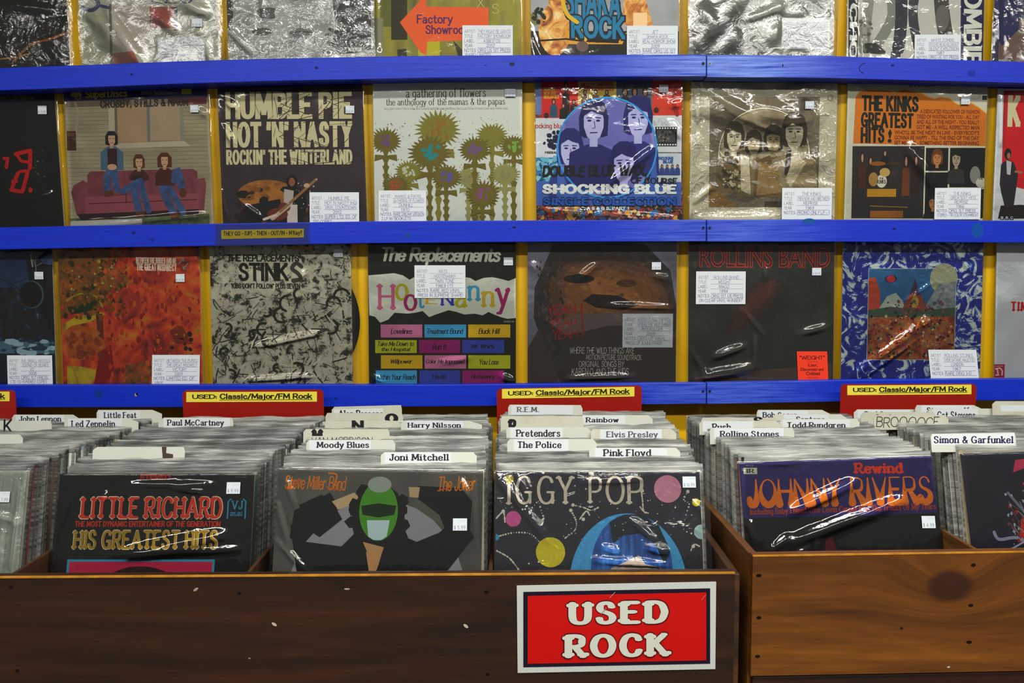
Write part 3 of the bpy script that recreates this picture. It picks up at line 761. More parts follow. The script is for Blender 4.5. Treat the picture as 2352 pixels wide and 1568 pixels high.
# ---- top row
r = wall_rec(0, 'black sleeve with an orange streak and scrawled black marker, upper shelf far left', (-190,-175), (143,-185), '#15150f'); c = r.c
c.l([(20,140),(60,100),(110,84),(150,70)], 5, '#7d4418', smooth=True); c.l([(-20,132),(30,126),(60,118)], 3, '#8a5f14')
c.t('TH', 2, 72, 32, 92, '#050505', 'marker'); c.t('NED', 0, 100, 55, 112, '#050505', 'marker'); c.t('OLDER!', 20, 122, 112, 143, '#050505', 'marker')
c.specks(90, 85, 140, 140, 26, 2, 8, ['#5e6470', '#24242a', '#3a3e4c'], 4, asp=.6)
r.cover(); r.sheet('crinkle', [(100,90,135,140,7,3),(20,10,120,20,8,2.5)], seed=1)

r = wall_rec(0, 'pale beige sleeve with a dark red window shape under glaring wrinkled plastic', (168,-176), (487,-190), 'pale_photo'); c = r.c
c.r(168, 30, 255, 150, '#8f9078'); c.r(246, 5, 252, 150, '#4c4c44'); c.r(395, 12, 404, 66, '#3c4450'); c.r(340, 12, 396, 60, '#8a3a34'); c.r(255, 10, 340, 110, '#9a8f84')
c.p([(252,118),(300,112),(318,150),(252,150)], '#8c4a30'); c.r(404, 20, 487, 66, '#98998a')
c.l([(185,14),(205,20),(222,8),(214,-8),(190,-14)], 9, '#2a3058', smooth=True); c.l([(228,10),(246,14)], 7, '#2a3058'); c.t('LLS', 340, -40, 440, 4, '#2a3058', 'serif')
r.card(357, 82, 468, ['SHELLS', '', '', '', '     FEST'], 150, inside=True)
r.price(438, 40, 462, 58)
r.cover(); r.sheet('frosty', [(200,20,320,140,24,8),(240,10,330,150,10,6),(420,0,480,30,16,6),(170,20,178,130,6,4),(350,30,420,80,14,5),(450,60,480,140,9,4)], amp=.0022, seed=2)

r = wall_rec(0, 'black and white close-up photo sleeve with tiny white title in its dark lower corner', (513,-190), (851,-200), 'grey_photo', lean=3.4); c = r.c
c.p([(760,-20),(851,-20),(851,110),(820,118),(780,122),(757,100),(770,60)], '#272a28')
c.e(615, 28, 30, 13, '#4a4d4a'); c.e(600, 70, 24, 9, '#4c4f4c'); c.e(690, 74, 27, 12, '#5c5f5c'); c.l([(665,73),(690,70),(716,72)], 2, '#2f322f', smooth=True); c.e(650, 30, 20, 40, '#8f938e')
c.e(520, 20, 14, 50, '#343735'); c.specks(740, 60, 775, 120, 24, 2, 7, ['#333634', '#5a5d5a'], 8)
c.t('NOTORIOUS', 799, 106, 829, 115, '#b9bbb4', 'sans', bold=.02)
r.cover(); r.sheet('crinkle', [(600,-10,605,40,5,2.5),(520,60,580,120,8,3)], seed=3)

r = wall_rec(0, 'olive green sleeve with a big orange arrow pointing left', (857,-192), (1194,-196), 'olive_photo', lean=4.2); c = r.c
c.r(872, -40, 898, 60, '#565828'); c.r(898, -40, 935, 90, '#2e2c0c'); c.p([(912,112),(933,110),(935,150),(913,150)], '#2e3024')
c.p([(1040,90),(1075,128),(1075,60),(1140,60),(1140,150),(1060,150)], '#332f12'); c.r(960, 60, 1010, 150, '#a1981c'); c.r(857, 40, 880, 150, '#6c6c54')
c.p([(918,50),(965,0),(965,-30),(979,-30),(979,14),(1122,16),(1122,90),(981,94),(979,126),(965,118)], '#cc5226')
c.t('Factory', 957, 32, 1040, 58, '#4a2050', 'sans', bold=.03); c.t('Showroom', 977, 56, 1082, 77, '#4a2050', 'sans', bold=.03)
for i, (x, y, ch) in enumerate([(1000,-14,'N'),(1040,-18,'E'),(1096,2,'X'),(1130,16,'S'),(1172,-10,'T')]): c.t(ch, x, y-8, x+16, y+14, '#b8ac6a', 'light')
r.card(1062, 58, 1178, ['THEY MIGHT BE GIANTS', 'FACTORY SHOWROOM', 'ASBESTOS', '2012', 'ORIG US 1ST PRESS', 'RARE! LIMITED'], 150)
r.cover(); r.sheet('calm', [(870,0,872,110,5,2)], seed=4, amp=.0002)

r = wall_rec(0, 'sleeve with blue graffiti lettering between two bursts of flame over a dark street', (1218,-188), (1559,-190), 'dusk', lean=4.2); c = r.c
c.r(1218, 70, 1560, 150, '#222018'); c.e(1275, 66, 38, 60, 'fire'); c.p([(1250,85),(1262,20),(1256,-30),(1290,-60),(1310,0),(1306,60),(1320,95),(1280,98)], 'fire')
c.p([(1430,50),(1436,-40),(1470,-50),(1490,20),(1502,62),(1460,72)], 'fire'); c.r(1455, 28, 1487, 58, '#e0b888'); c.p([(1219,30),(1235,35),(1240,55),(1219,58)], '#6a6a40')
c.specks(1224, 18, 1250, 50, 20, 2, 8, ['#22241c'], 2); c.p([(1296,60),(1330,90),(1420,95),(1442,70),(1430,100),(1300,100)], '#c2872c')
c.l([(1238,92),(1300,88),(1330,92),(1420,96)], 4, '#1a160c'); c.e(1338, 105, 14, 12, '#5c4a44'); c.l([(1310,80),(1330,60),(1345,90)], 8, '#c6a020')
c.outl('SHAKA', 1298, -46, 1426, 40, '#1f6c92', '#10222e', 'block', g=.07, px=4, dy=-8); c.outl('ROCK', 1312, 34, 1436, 86, '#1f6c92', '#10222e', 'block', g=.09, px=4, dy=-3)
c.l([(1290,-10),(1302,30),(1326,50)], 9, '#c6a020', smooth=True); c.t('SHREDDY', 1352, 88, 1392, 97, '#1a120a', 'hand')
r.card(1440, 59, 1557, ['JET', 'SHAKA ROCK', 'REAL HORROR SHOW', '2009', 'RARE ORIG US 1ST', '  PRESS'], 150)
r.cover(); r.sheet('calm', [(1218,60,1240,130,6,2)], seed=5, amp=.0003)

r = wall_rec(0, 'silvery grey sleeve with a spaced white title along its lower edge and bright glare', (1588,-190), (1922,-186), 'silver_photo'); c = r.c
c.p([(1600,150),(1588,20),(1640,-20),(1690,10),(1740,100),(1790,126),(1922,100),(1922,150)], '#4b4d48'); c.p([(1690,0),(1720,20),(1748,70),(1730,74)], '#5d6058'); c.p([(1830,0),(1900,0),(1890,30),(1850,20)], '#4c4f4c')
c.t('BRANDON FLOWERS', 1640, 117, 1892, 133, '#c2c4ba', 'light', grow=.01)
r.card(1799, 37, 1910, ['BRANDON FLOWERS', 'THE DESIRED EFFECT', 'ISLAND', '2015', "RARE 'KILLERS' SOLO", 'ED. GREY VINYL PRESS'], 108, inside=True)
r.cover(); r.sheet('frosty', [(1600,110,1720,-20,26,8),(1640,130,1700,60,20,7),(1720,40,1800,10,9,4),(1760,90,1850,30,16,6),(1610,0,1640,60,14,6),(1880,80,1910,20,6,4)], amp=.0024, seed=6)

r = wall_rec(0, 'white photo sleeve of grey-jeaned legs with a dark lettered strip at its right', (1950,-186), (2264,-182), '#a3a39c', lean=4.2); c = r.c
c.r(1950, -150, 1972, 150, '#22252a'); c.t('PSYCHO', 1953, -110, 1970, 138, '#b4b6b0', 'sans', bold=.05, down=True)
for (x0, x1, x2, w, col) in [(2004,1992,1985,26,'#77776f'),(2030,2052,2010,24,'#6c6c66'),(2068,2072,2066,28,'#2c2d36'),(2110,2098,2112,22,'#33343c'),(2160,2166,2180,34,'#3a3a38')]:
    c.l([(x0,-60),(x1,30),(x2,110)], w, col, smooth=True)
c.p([(1986,98),(2012,96),(2036,116),(2034,124),(1990,120)], '#2d2d2b'); c.p([(2052,100),(2072,98),(2070,130),(2046,132)], '#23242c'); c.e(2166, 40, 16, 30, '#565450')
c.specks(1975, 40, 2010, 120, 26, 2, 7, ['#8f8f88', '#55554f'], 6)
c.r(2208, -182, 2264, 150, '#16163e'); c.t('ZOMBIE', 2215, -60, 2257, 152, '#b7b8ae', 'sans', bold=.045, down=True)
r.card(2101, 79, 2207, ['WHITE ZOMBIE', 'PSYCHO HEAD BLOWOUT', 'SILENT EXPLOSION', '1987', 'ORIG US 1ST PRESS'], 150)
r.cover(); r.sheet('mid', [(1985,20,1990,120,9,4),(1962,60,1975,140,6,3)], seed=7)

r = wall_rec(0, 'dim purple portrait sleeve with a parental advisory box, upper shelf far right', (2292,-180), (2630,-174), 'purple_dark'); c = r.c
c.p([(2300,150),(2302,90),(2330,50),(2352,40),(2400,60),(2400,150)], '#5c4a44'); c.p([(2292,0),(2330,-40),(2350,60),(2310,100),(2292,80)], '#26284a')
c.r(2300, 130, 2334, 137, '#101018'); c.r(2300, 137, 2334, 142, '#b4b0a8'); c.t('PARENTAL', 2302, 131, 2332, 136, '#c6c2ba', 'sans'); c.t('ADVISORY', 2302, 137.5, 2332, 141.5, '#101018', 'sans')
r.cover(); r.sheet('mid', [(2296,0,2300,120,5,3)], seed=8)

# ---- second row
r = wall_rec(1, 'black sleeve with glowing red digit segments at the left end of the middle shelf', (-215,222), (124,205), '#0b0c12'); c = r.c
c.p([(-215,222),(124,205),(124,232),(-215,248)], '#1a1530'); c.t('Listen To The Difference', -6, 219, 80, 230, '#7b7a3a', 'serif', dy=2)
R_ = '#a81c0c'
c.l([(32,352),(66,344)], 9, R_); c.l([(34,352),(44,368),(58,370)], 7, R_); c.l([(66,346),(64,384)], 9, R_); c.l([(40,392),(60,390)], 7, R_); c.l([(36,396),(22,428)], 9, R_); c.l([(58,396),(46,436)], 9, R_); c.l([(20,434),(44,438)], 9, R_); c.e(64, 434, 5, 6, R_); c.l([(6,362),(14,360),(10,382)], 8, R_); c.e(28, 414, 8, 5, R_)
c.specks(72, 340, 98, 410, 22, 1, 3, ['#5c4a20', '#34383c', '#6a5a3a'], 3); c.p([(0,470),(124,440),(124,560),(0,560)], '#120f10')
r.price(88, 243, 108, 262, '$ 19.99')
r.cover(); r.sheet('calm', [(60,455,120,440,6,2)], seed=9)

r = wall_rec(1, 'sleeve with a purple band above three people on a maroon sofa', (145,207), (476,197), 'siding'); c = r.c
for i in range(30): c.l([(147,250+i*9.0),(474,246+i*9.0)], 1.0, '#675d47', step=(i == 0))
c.p([(145,207),(476,197),(476,224),(146,233)], '#241c4a'); c.outl('SuperDiscs', 196, 208, 292, 229, '#b0a40e', '#7c7410', 'slab', g=.0, px=0, dy=3); c.t('Listen To The Difference', 324, 209, 394, 217, '#9c9a5c', 'serif', dy=1)
c.e(175, 217, 13, 6, '#8c8430'); c.ring(179, 221, 7, 7, 2, '#9c9a60'); c.r(417, 204, 440, 216, '#948e24')
c.p([(160,233),(300,229),(300,240),(160,246)], '#6d5f4c'); c.p([(390,226),(474,222),(474,238),(390,240)], '#5a2a30')
c.r(248, 240, 262, 330, '#958c78'); c.r(262, 236, 268, 326, '#54524a'); c.r(268, 240, 336, 326, '#8d7458'); c.r(342, 238, 412, 322, '#8d7a62'); c.r(336, 236, 343, 330, '#5c625e'); c.r(412, 236, 420, 328, '#757264'); c.p([(264,328),(420,322),(436,334),(264,340)], '#9a907c')
c.l([(172,236),(180,260),(172,306)], 6, '#847a66'); c.r(151, 300, 172, 344, '#3a241e'); c.r(153, 303, 170, 312, '#503428')
c.t('CROSBY, STILLS & NASH', 229, 229, 432, 250, '#35302a', 'block', grow=.02, dy=6)
c.p([(145,500),(476,488),(476,540),(145,540)], 'lawn_print'); c.p([(145,506),(320,500),(320,540),(145,540)], '#8c8c88')
M_ = 'maroon_cloth'
c.p([(196,400),(204,392),(440,386),(450,392),(450,460),(196,466)], M_); c.p([(158,440),(164,424),(186,412),(200,420),(202,460),(196,490),(170,492)], M_); c.p([(440,424),(446,410),(466,406),(470,420),(464,480),(446,484)], M_); c.p([(190,450),(452,442),(452,490),(190,496)], '#7a3d48'); c.p([(170,490),(452,478),(452,490),(180,504)], '#2a1412'); c.l([(200,466),(448,456)], 2, '#43191f'); c.l([(285,440),(285,464)], 2, '#43191f'); c.l([(370,440),(372,460)], 2, '#43191f')
def sitter(cx, cy, hair, coat, leg, lap, knee, foot, bulk=22, wide=1.0):
    c.l([(cx-5, lap[1]), (knee[0]-8, knee[1]), (foot[0]-8, foot[1])], 17, leg, smooth=True)
    c.l([(cx+6, lap[1]+2), (knee[0]+10, knee[1]-2), (foot[0]+14, foot[1]-3)], 15, leg, smooth=True)
    c.p([(cx-bulk, lap[1]), (cx-bulk, cy+34), (cx-10, cy+20), (cx+10, cy+20), (cx+bulk, cy+34), (cx+bulk, lap[1])], coat)
    c.r(cx-4, cy+12, cx+4, cy+24, '#987458'); c.p([(cx-13*wide,cy+14*wide),(cx-13*wide,cy-4),(cx-7,cy-15),(cx+7,cy-15),(cx+13*wide,cy-4),(cx+13*wide,cy+14*wide),(cx+6,cy+17),(cx-6,cy+17)], hair); c.p([(cx-8,cy-5),(cx-7,cy+10),(cx-2,cy+19),(cx+3,cy+19),(cx+8,cy+10),(cx+8,cy-5)], '#a88468'); c.l([(cx-5,cy+2),(cx-2,cy+2)], 1.4, hair); c.l([(cx+3,cy+2),(cx+6,cy+2)], 1.4, hair); c.l([(cx-2,cy+12),(cx+4,cy+12)], 1.4, '#6c3c30')
    c.p([(cx-9, cy+2), (cx-6, cy-6), (cx+8, cy-6), (cx+10, cy+2), (cx+9, cy-13), (cx-9, cy-13)], hair)
    c.p([(foot[0]-14, foot[1]), (foot[0]+4, foot[1]-2), (foot[0]+6, foot[1]+12), (foot[0]-14, foot[1]+14)], '#4c2c18')
sitter(254, 315, '#1a1410', '#3c5468', 'denim', (0,388), (250,410), (250,436), 26, 1.1)
c.r(244, 340, 266, 384, '#2e1a14'); c.e(254, 382, 11, 7, '#a88468')
sitter(316, 368, '#4a2c1c', '#3c2214', 'denim', (0,412), (312,432), (322,484), 22)
c.l([(318,414),(290,430),(278,438)], 15, 'denim'); c.l([(302,408),(322,400)], 8, '#2a160c')
sitter(375, 364, '#4a2614', '#40200e', 'denim', (0,424), (380,440), (402,488), 22, 1.25)
c.l([(398,412),(404,388),(414,430)], 17, 'denim', smooth=True); c.e(416, 440, 8, 11, '#4c2c1c')
r.price(438, 242, 456, 258, '$ 24.99')
r.cover(); r.sheet('calm', [(440,246,474,262,7,3),(150,240,156,500,4,3),(300,505,470,490,6,3),(150,516,320,506,8,3)], seed=10)

r = wall_rec(1, 'near-black sleeve with huge cracked cream block capitals in three lines above a guitarist', (499,203), (832,194), 'plum_print'); c = r.c
K_ = '#b3ab84'
c.t('HUMBLE PIE', 517, 211, 808, 273.5, K_, 'sans', bold=.05, stem=.24, dy=1.5); c.t("HOT 'N' NASTY", 517, 279, 808, 338, K_, 'sans', bold=.05, stem=.24, dy=2); c.t("ROCKIN' THE WINTERLAND", 517, 342, 808, 377, K_, 'sans', bold=.045, stem=.24, dy=1)
c.strokes(640, 214, 812, 380, 60, 14, 70, .7, 1.6, ['#2c222a', '#3a3028'], 5, ang=-.3, spread=.9); c.strokes(515, 214, 640, 380, 16, 14, 60, .6, 1.2, ['#2c222a'], 6)
c.e(610, 445, 68, 34, 'amber_glow'); c.specks(540, 420, 700, 510, 50, 3, 12, ['#2c1e10', '#6a420e', '#1c1416'], 7, asp=1.5); c.p([(560,470),(640,455),(650,505),(540,510)], '#1c1418')
c.p([(662,520),(656,440),(672,428),(700,440),(702,470),(690,520)], '#1a1414'); c.e(668, 415, 13, 16, '#1e120e'); c.e(668, 416, 7, 10, '#7a4a34'); c.p([(650,432),(672,436),(668,480),(648,470)], '#9c928c'); c.r(656, 468, 680, 520, '#b4a8a4')
c.e(634, 490, 24, 14, '#5a2a20'); c.e(650, 474, 14, 11, '#5a2a20'); c.l([(622,500),(660,470)], 9, '#9c8c78'); c.l([(640,484),(724,410)], 6, '#7a5a3c'); c.specks(646, 410, 728, 480, 22, 1, 2.6, ['#b4a48c'], 9); c.l([(602,502),(630,492)], 6, '#b4a090'); c.e(702, 424, 7, 5, '#a8866c')
r.price(794, 243, 814, 260, '$ 18.99'); r.card(709, 440, 823, ['HUMBLE PIE', "HOT 'N' NASTY (HQ)", 'VINYL COUNTDOWN', '2012', 'SUPER LTD. ED. OF', '250 COPIES'], 530)
r.cover(); r.sheet('calm', [(504,225,506,420,5,3),(515,230,545,250,6,3),(515,290,535,330,6,3),(560,470,600,500,6,2.5),(505,430,520,500,7,3)], seed=11)

r = wall_rec(1, 'white sleeve printed with tall olive palm-like flowers under fancy black lettering', (856,182), (1199,180), '#b7bcb4'); c = r.c
c.t('a gathering of flowers', 932, 203, 1116, 230, '#3e3d33', 'thinserif', grow=.01, dy=2); c.t('the anthology of the mamas & the papas', 886, 226, 1160, 246, '#3e3d33', 'thinserif', grow=.01, dy=2); c.t('INCLUDES MANY LYRICS, RARE AND CANDID PHOTOS AND PERSONAL RECOLLECTIONS OF PAPA JOHN AND MAMA CASS.', 882, 247, 1167, 253, '#66665c', 'sans', dy=1)
def bloom(cx, cy, rr, col, eye, y1=540, stem=8, sq=.82, seed=1):
    rnd = random.Random(seed)
    for s_ in (-1, 1):
        pass
    P = []
    n = 26
    for i in range(2*n):
        a = math.pi*i/n; q = rr*(1.0+rnd.uniform(.05, .28) if i % 2 == 0 else .8)
        P.append((cx+q*math.cos(a), cy+q*sq*math.sin(a)))
    Q = []
    for k in range(25):
        yy = cy+(y1-cy)*k/24; Q.append((cx-stem/2-(4 if k % 3 == 1 else 0), yy-(3 if k % 3 == 1 else 0)))
    for k in range(24, -1, -1):
        yy = cy+(y1-cy)*k/24; Q.append((cx+stem/2+(4 if k % 3 == 1 else 0), yy-(3 if k % 3 == 1 else 0)))
    c.p(Q, col)
    c.p([(cx-4, cy+rr), (cx-rr*.75, cy+rr*.95), (cx-rr*.8, cy+rr*1.4), (cx-4, cy+rr*1.2)], col); c.p([(cx+4, cy+rr), (cx+rr*.75, cy+rr*.95), (cx+rr*.8, cy+rr*1.4), (cx+4, cy+rr*1.2)], col)
    c.p(P, col)
    c.specks(cx-rr*1.35, cy-rr*1.25, cx+rr*1.35, cy, 26, .8, 1.6, [col], seed+3)
    c.specks(cx-rr*.42, cy-rr*.4, cx+rr*.45, cy+rr*.35, 16, 3, rr*.2, [eye], seed+9)
O1, O2, O3 = '#6f6a2c', '#5f5622', '#7f7d48'
bloom(1100, 460, 20, O3, O3, seed=21); bloom(1130, 312, 34, O1, O1, seed=1); bloom(1180, 335, 30, O2, '#64903c', seed=2); bloom(1006, 296, 47, O1, '#7d5a22', seed=3); bloom(1075, 405, 26, O3, '#7a7450', seed=5)
bloom(1160, 398, 30, O3, '#747850', seed=6); bloom(885, 322, 33, O2, '#59446a', 470, seed=7); bloom(1090, 342, 33, O2, '#604a6c', seed=8); bloom(986, 350, 44, O2, '#17767a', seed=9); bloom(938, 392, 28, O1, '#a0a890', seed=10); bloom(1024, 404, 32, O2, '#54498a', seed=11); bloom(908, 425, 28, O2, '#94442c', 480, seed=12); bloom(1108, 445, 35, O2, '#74466c', seed=13)
r.price(1160, 205, 1184, 222, '$ 20.20'); r.card(868, 436, 978, ['MAMAS & PAPAS', 'GATHERING OF FLOWERS', 'DUNHILL', '1970', 'RARE DREAM VERSION', '2 LP W/ BOOKLETS'], 525)
r.cover(); r.sheet('calm', seed=12, mr=.006, amp=.0002)

r = wall_rec(1, 'busy collage sleeve with a large blue-violet disc of four faces and thick white capitals', (1229,176), (1567,172), 'collage_dark'); c = r.c
def tile(x0, y0, x1, y1, col): c.r(x0, y0, x1, y1, col)
tile(1229,172,1244,262,'#5c6c94'); tile(1244,176,1328,272,'#b82420'); tile(1328,172,1416,240,'#b39a3c'); tile(1416,172,1508,266,'#4c5866'); tile(1498,176,1567,272,'#b83424'); tile(1229,270,1330,360,'#b9bec2'); tile(1496,264,1567,348,'#b4b9bc'); tile(1229,360,1290,440,'#2f6a98'); tile(1510,350,1567,430,'#a8b0b8'); tile(1229,416,1567,470,'#3a56a0'); tile(1229,470,1567,540,'collage_dark')
c.t('MARCH', 1249, 200, 1274, 208, '#c0a02c', 'block'); c.t('NEW SIDE', 1249, 209, 1278, 217, '#c0a02c', 'block'); c.t('BERJACKO', 1249, 218, 1284, 226, '#c0a02c', 'block'); c.t('HELLO', 1334, 190, 1364, 199, '#a0281c', 'wide'); c.t('DARKNESS', 1370, 188, 1408, 198, '#a0281c', 'wide'); c.t('PICKIN TOMATOES', 1334, 199, 1410, 208, '#a0281c', 'wide')
def small_fig(x, y, h, coat, hair='#2a1a14', w=9): c.p([(x-w,y+h),(x-w*.9,y+h*.38),(x,y+h*.28),(x+w*.9,y+h*.38),(x+w,y+h)], coat); c.e(x, y+h*.16, w*.5, h*.18, hair); c.e(x, y+h*.18, w*.28, h*.11, '#9c7458')
small_fig(1300,186,80,'#2a1c20'); small_fig(1272,226,42,'#2c4a5c'); small_fig(1294,236,36,'#1e1a1c'); small_fig(1318,228,34,'#262024')
for x in (1344,1368,1394): small_fig(x, 206, 34, ['#5a3a20','#2c3c6c','#3c3430'][x % 3])
for x, k in ((1436,'#1c2430'),(1458,'#1c2c5c'),(1482,'#26304c')): small_fig(x, 200, 66, k, w=14)
c.t('out of mind', 1455, 233, 1484, 240, '#c0c6ca', 'sans', bold=.02); c.l([(1552,205),(1546,232),(1556,262)], 9, '#8c241c'); c.e(1508, 252, 6, 6, '#3a1818'); c.e(1255, 264, 6, 6, '#3a1818')
c.t('ocking blue', 1230, 282, 1296, 296, '#a81e24', 'serif', grow=.02); c.specks(1250, 302, 1290, 336, 26, 3, 10, ['#141a38'], 3); c.t('FIREBALL', 1252, 346, 1284, 351, '#2a2a30', 'block')
c.r(1506, 290, 1556, 334, '#16181c'); c.r(1510, 298, 1552, 326, '#3a3c40'); c.specks(1512, 300, 1550, 324, 24, 2, 5, ['#6a5a50', '#1c1c20'], 5)
for i in range(8): c.r(1509+i*6, 291.5, 1512.5+i*6, 295, '#c0c6c8', step=False); c.r(1509+i*6, 329, 1512.5+i*6, 332.5, '#c0c6c8', step=False)
c.t('BUT SHOCKING', 1502, 276, 1556, 286, '#8c9096', 'light'); c.specks(1232, 362, 1284, 412, 30, 4, 10, ['#5c9cb8', '#1c4a78', '#7cb0c0'], 8); c.t('SHOCKING', 1512, 358, 1548, 365, '#1e4a94', 'wide'); c.t('BLUE', 1524, 366, 1548, 373, '#1e4a94', 'wide'); 
for x in (1522,1534,1546,1558): small_fig(x, 376, 24, '#2c3c74', w=6)
c.specks(1232, 474, 1565, 505, 90, 4, 11, ['#8c2c1c', '#b08030', '#22222a', '#6c4434', '#2c5c8c', '#a89878'], 11)
c.e(1395, 338, 116, 116, '#2f86cc', 60); c.e(1395, 338, 112, 112, '#7470a8', 60)
c.p([(1300,275),(1330,252),(1395,226),(1455,242),(1490,290),(1506,350),(1490,396),(1440,442),(1380,449),(1320,420),(1286,370)], '#5a5c9e')
c.bust(1310, 338, 46, '#a2a4d0', '#22265e', '#2c357c', 452, 1.1); c.bust(1364, 275, 50, '#9c9cc8', '#1c1e4a', '#22255c', 430, 1.2); c.bust(1466, 268, 50, '#9c9fcc', '#20225a', '#272c6a', 400, 1.0); c.bust(1434, 372, 50, '#9a9ccc', '#1e2054', '#252a68', 450, 1.1)
c.p([(1283,356),(1300,418),(1345,448),(1395,454),(1445,448),(1490,420),(1507,360),(1512,420),(1512,456),(1278,456)], '#3a56a0'); c.ring(1395, 338, 114, 114, 4, '#2f86cc')
c.outl('SHOCKING BLUE', 1246, 421, 1554, 444, '#ccd2d2', '#3a4a70', 'wide', g=.02, px=1, grow=0) if False else c.t('SHOCKING BLUE', 1246, 421, 1556, 444, '#ccd2d2', 'wide', grow=.03)
c.outl('SINGLE COLLECTION', 1248, 452, 1556, 470, '#1c4ea4', '#10162c', 'wide', g=.06, px=1.5); c.t('A S & B S, PART 1', 1348, 473, 1446, 481, '#c4caca', 'block'); c.t('BLOSSOM LADY', 1304, 478, 1336, 494, '#a8ac6c', 'light')
c.t('DOUBLE BLUE WAX,', 1246, 378, 1488, 407, '#0a0608', 'marker', dy=2, seed=4, grow=.05); c.t('OF COURSE', 1450, 404, 1558, 420, '#0a0608', 'marker', seed=6, dy=-3, grow=.02)
r.price(1513, 196, 1534, 213, '$ 25.99')
r.cover(); r.sheet('mid', [(1540,240,1566,235,6,3),(1515,205,1560,190,6,2.5),(1540,280,1566,310,7,3),(1236,480,1560,500,7,2.5),(1400,420,1500,340,9,3)], seed=13)

r = wall_rec(1, 'beige sleeve with a brown square and a sepia circle of four people', (1588,188), (1924,190), 'beige'); c = r.c
c.r(1631, 225, 1884, 476, '#2b2820') if False else c.r(1631, 222, 1884, 474, 'sepia'); c.p([(1631,420),(1700,474),(1631,474)], '#6a4e22'); c.r(1760, 460, 1884, 474, '#3a3020')
c.ring(1757, 350, 104, 102, 2.2, '#b9b295'); c.e(1757, 350, 101, 99, 'sepia_light', 50)
c.bust(1688, 312, 36, '#b2a88c', '#38301f', '#5c4c30', 440, 1.2); c.bust(1733, 326, 30, '#9a8c6c', '#332b1c', '#6a5836', 450, 1.2); c.bust(1778, 318, 34, '#857650', '#2a2216', '#574527', 452, 1.3); c.bust(1826, 300, 44, '#bdb497', '#352d1e', '#7c6e50', 430, 1.25)
c.specks(1664, 350, 1705, 430, 60, 3, 8, ['#3a3020', '#a89c7c'], 3); c.p([(1702,352),(1722,360),(1728,446),(1705,436)], '#aca285'); c.p([(1808,345),(1820,342),(1815,404),(1804,400)], '#2e2618'); c.p([(1828,350),(1855,372),(1818,430),(1808,408)], '#a09474'); c.p([(1745,370),(1790,380),(1800,440),(1740,448)], '#7c643a')
c.e(1757, 350, 103, 101, 'sepia_light', 3, step=False) if False else None
c.t('KINKS', 1840, 194, 1886, 203, '#6c6854', 'light'); c.ring(1908, 224, 6, 6, 1.5, '#8a846c')
r.price(1849, 233, 1869, 250, '$ 24.99'); r.card(1799, 430, 1914, ['THE KINKS', 'THEN NOW AND INBETWEEN', 'REPRISE', '1969', 'PROMO ONLY LP - 1', 'TIME PRESS, NEVER SOLD IN STORES!'], 502)
r.cover(); r.sheet('crinkle', [(1640,258,1870,264,32,10),(1640,215,1720,268,10,5),(1700,205,1780,250,24,7),(1780,220,1860,200,16,6),(1700,336,1800,342,9,4.5),(1600,200,1606,330,6,3),(1730,275,1790,300,10,4.5),(1800,280,1860,270,8,4),(1600,500,1790,496,9,4),(1596,460,1640,425,7,3)], amp=.002, seed=14)

r = wall_rec(1, 'cream sleeve with a torn orange panel of black hit titles above dark stage photos', (1948,188), (2269,192), 'cream'); c = r.c
top = [(1966,222),(1974,210),(2000,206),(2040,207),(2055,212),(2080,205),(2100,211),(2120,214),(2128,220),(2146,226),(2162,222),(2180,225),(2196,236),(2204,240),(2232,236),(2250,246),(2268,260)]
c.p(top+[(2267,334),(1962,328)], '#b0621e'); c.l(top, 2, '#c8922c')
c.t('STEREO', 2088, 193, 2148, 199, '#44423a', 'wide'); c.ring(2240, 221, 12, 6, 1, '#7c7a6c'); c.r(2257, 219, 2268, 229, '#22243c'); c.t('reprise', 2233, 220, 2252, 226, '#6c6a5e', 'light')
c.t('THE KINKS', 1980, 218, 2111, 254, '#1e2018', 'sans', bold=.06, dy=-3); c.t('GREATEST', 1979, 256, 2100, 291, '#1e2018', 'sans', bold=.06, dy=-3); c.t('HITS', 1979, 291, 2034, 327, '#1e2018', 'sans', bold=.06); c.p([(2042,303),(2047,295),(2051,303),(2048,316),(2045,316)], '#1e2018'); c.e(2046, 322, 4.5, 4.5, '#1e2018')
for i, (s_, xx) in enumerate([('A DEDICATED FOLLOWER OF FASHION', 2115), ('TIRED OF WAITING FOR YOU - ALL DAY', 2107), ('AND ALL OF THE NIGHT - YOU REALLY', 2107), ('GOT ME - A WELL RESPECTED MAN', 2107), ("WHO'LL BE THE NEXT IN LINE - EVERYBODY'S", 2057), ('GONNA BE HAPPY - TILL THE END OF THE DAY', 2057), ('SET ME FREE - SOMETHING BETTER BEGINNING', 2057)]):
    c.t(s_, xx, 250+i*11.9, 2252, 259.5+i*11.9, '#6e2a10', 'sans', bold=.02, dy=-1.5)
c.r(1961, 334, 2127, 499, 'stage_dark'); c.r(2130, 338, 2182, 390, '#141414'); c.r(2186, 338, 2267, 428, '#12161a'); c.r(2130, 394, 2182, 499, '#151212'); c.r(2127, 334, 2130, 499, '#b9b6a2'); c.r(2186, 432, 2267, 499, '#16141c')
for x, y, h, k in ((1984,346,84,'#3c2412'),(2003,356,70,'#2a2018'),(2036,342,50,'#1c1614'),(2085,352,96,'#5a3214'),(2108,352,90,'#2c1e16')): small_fig(x, y, h, k, w=9)
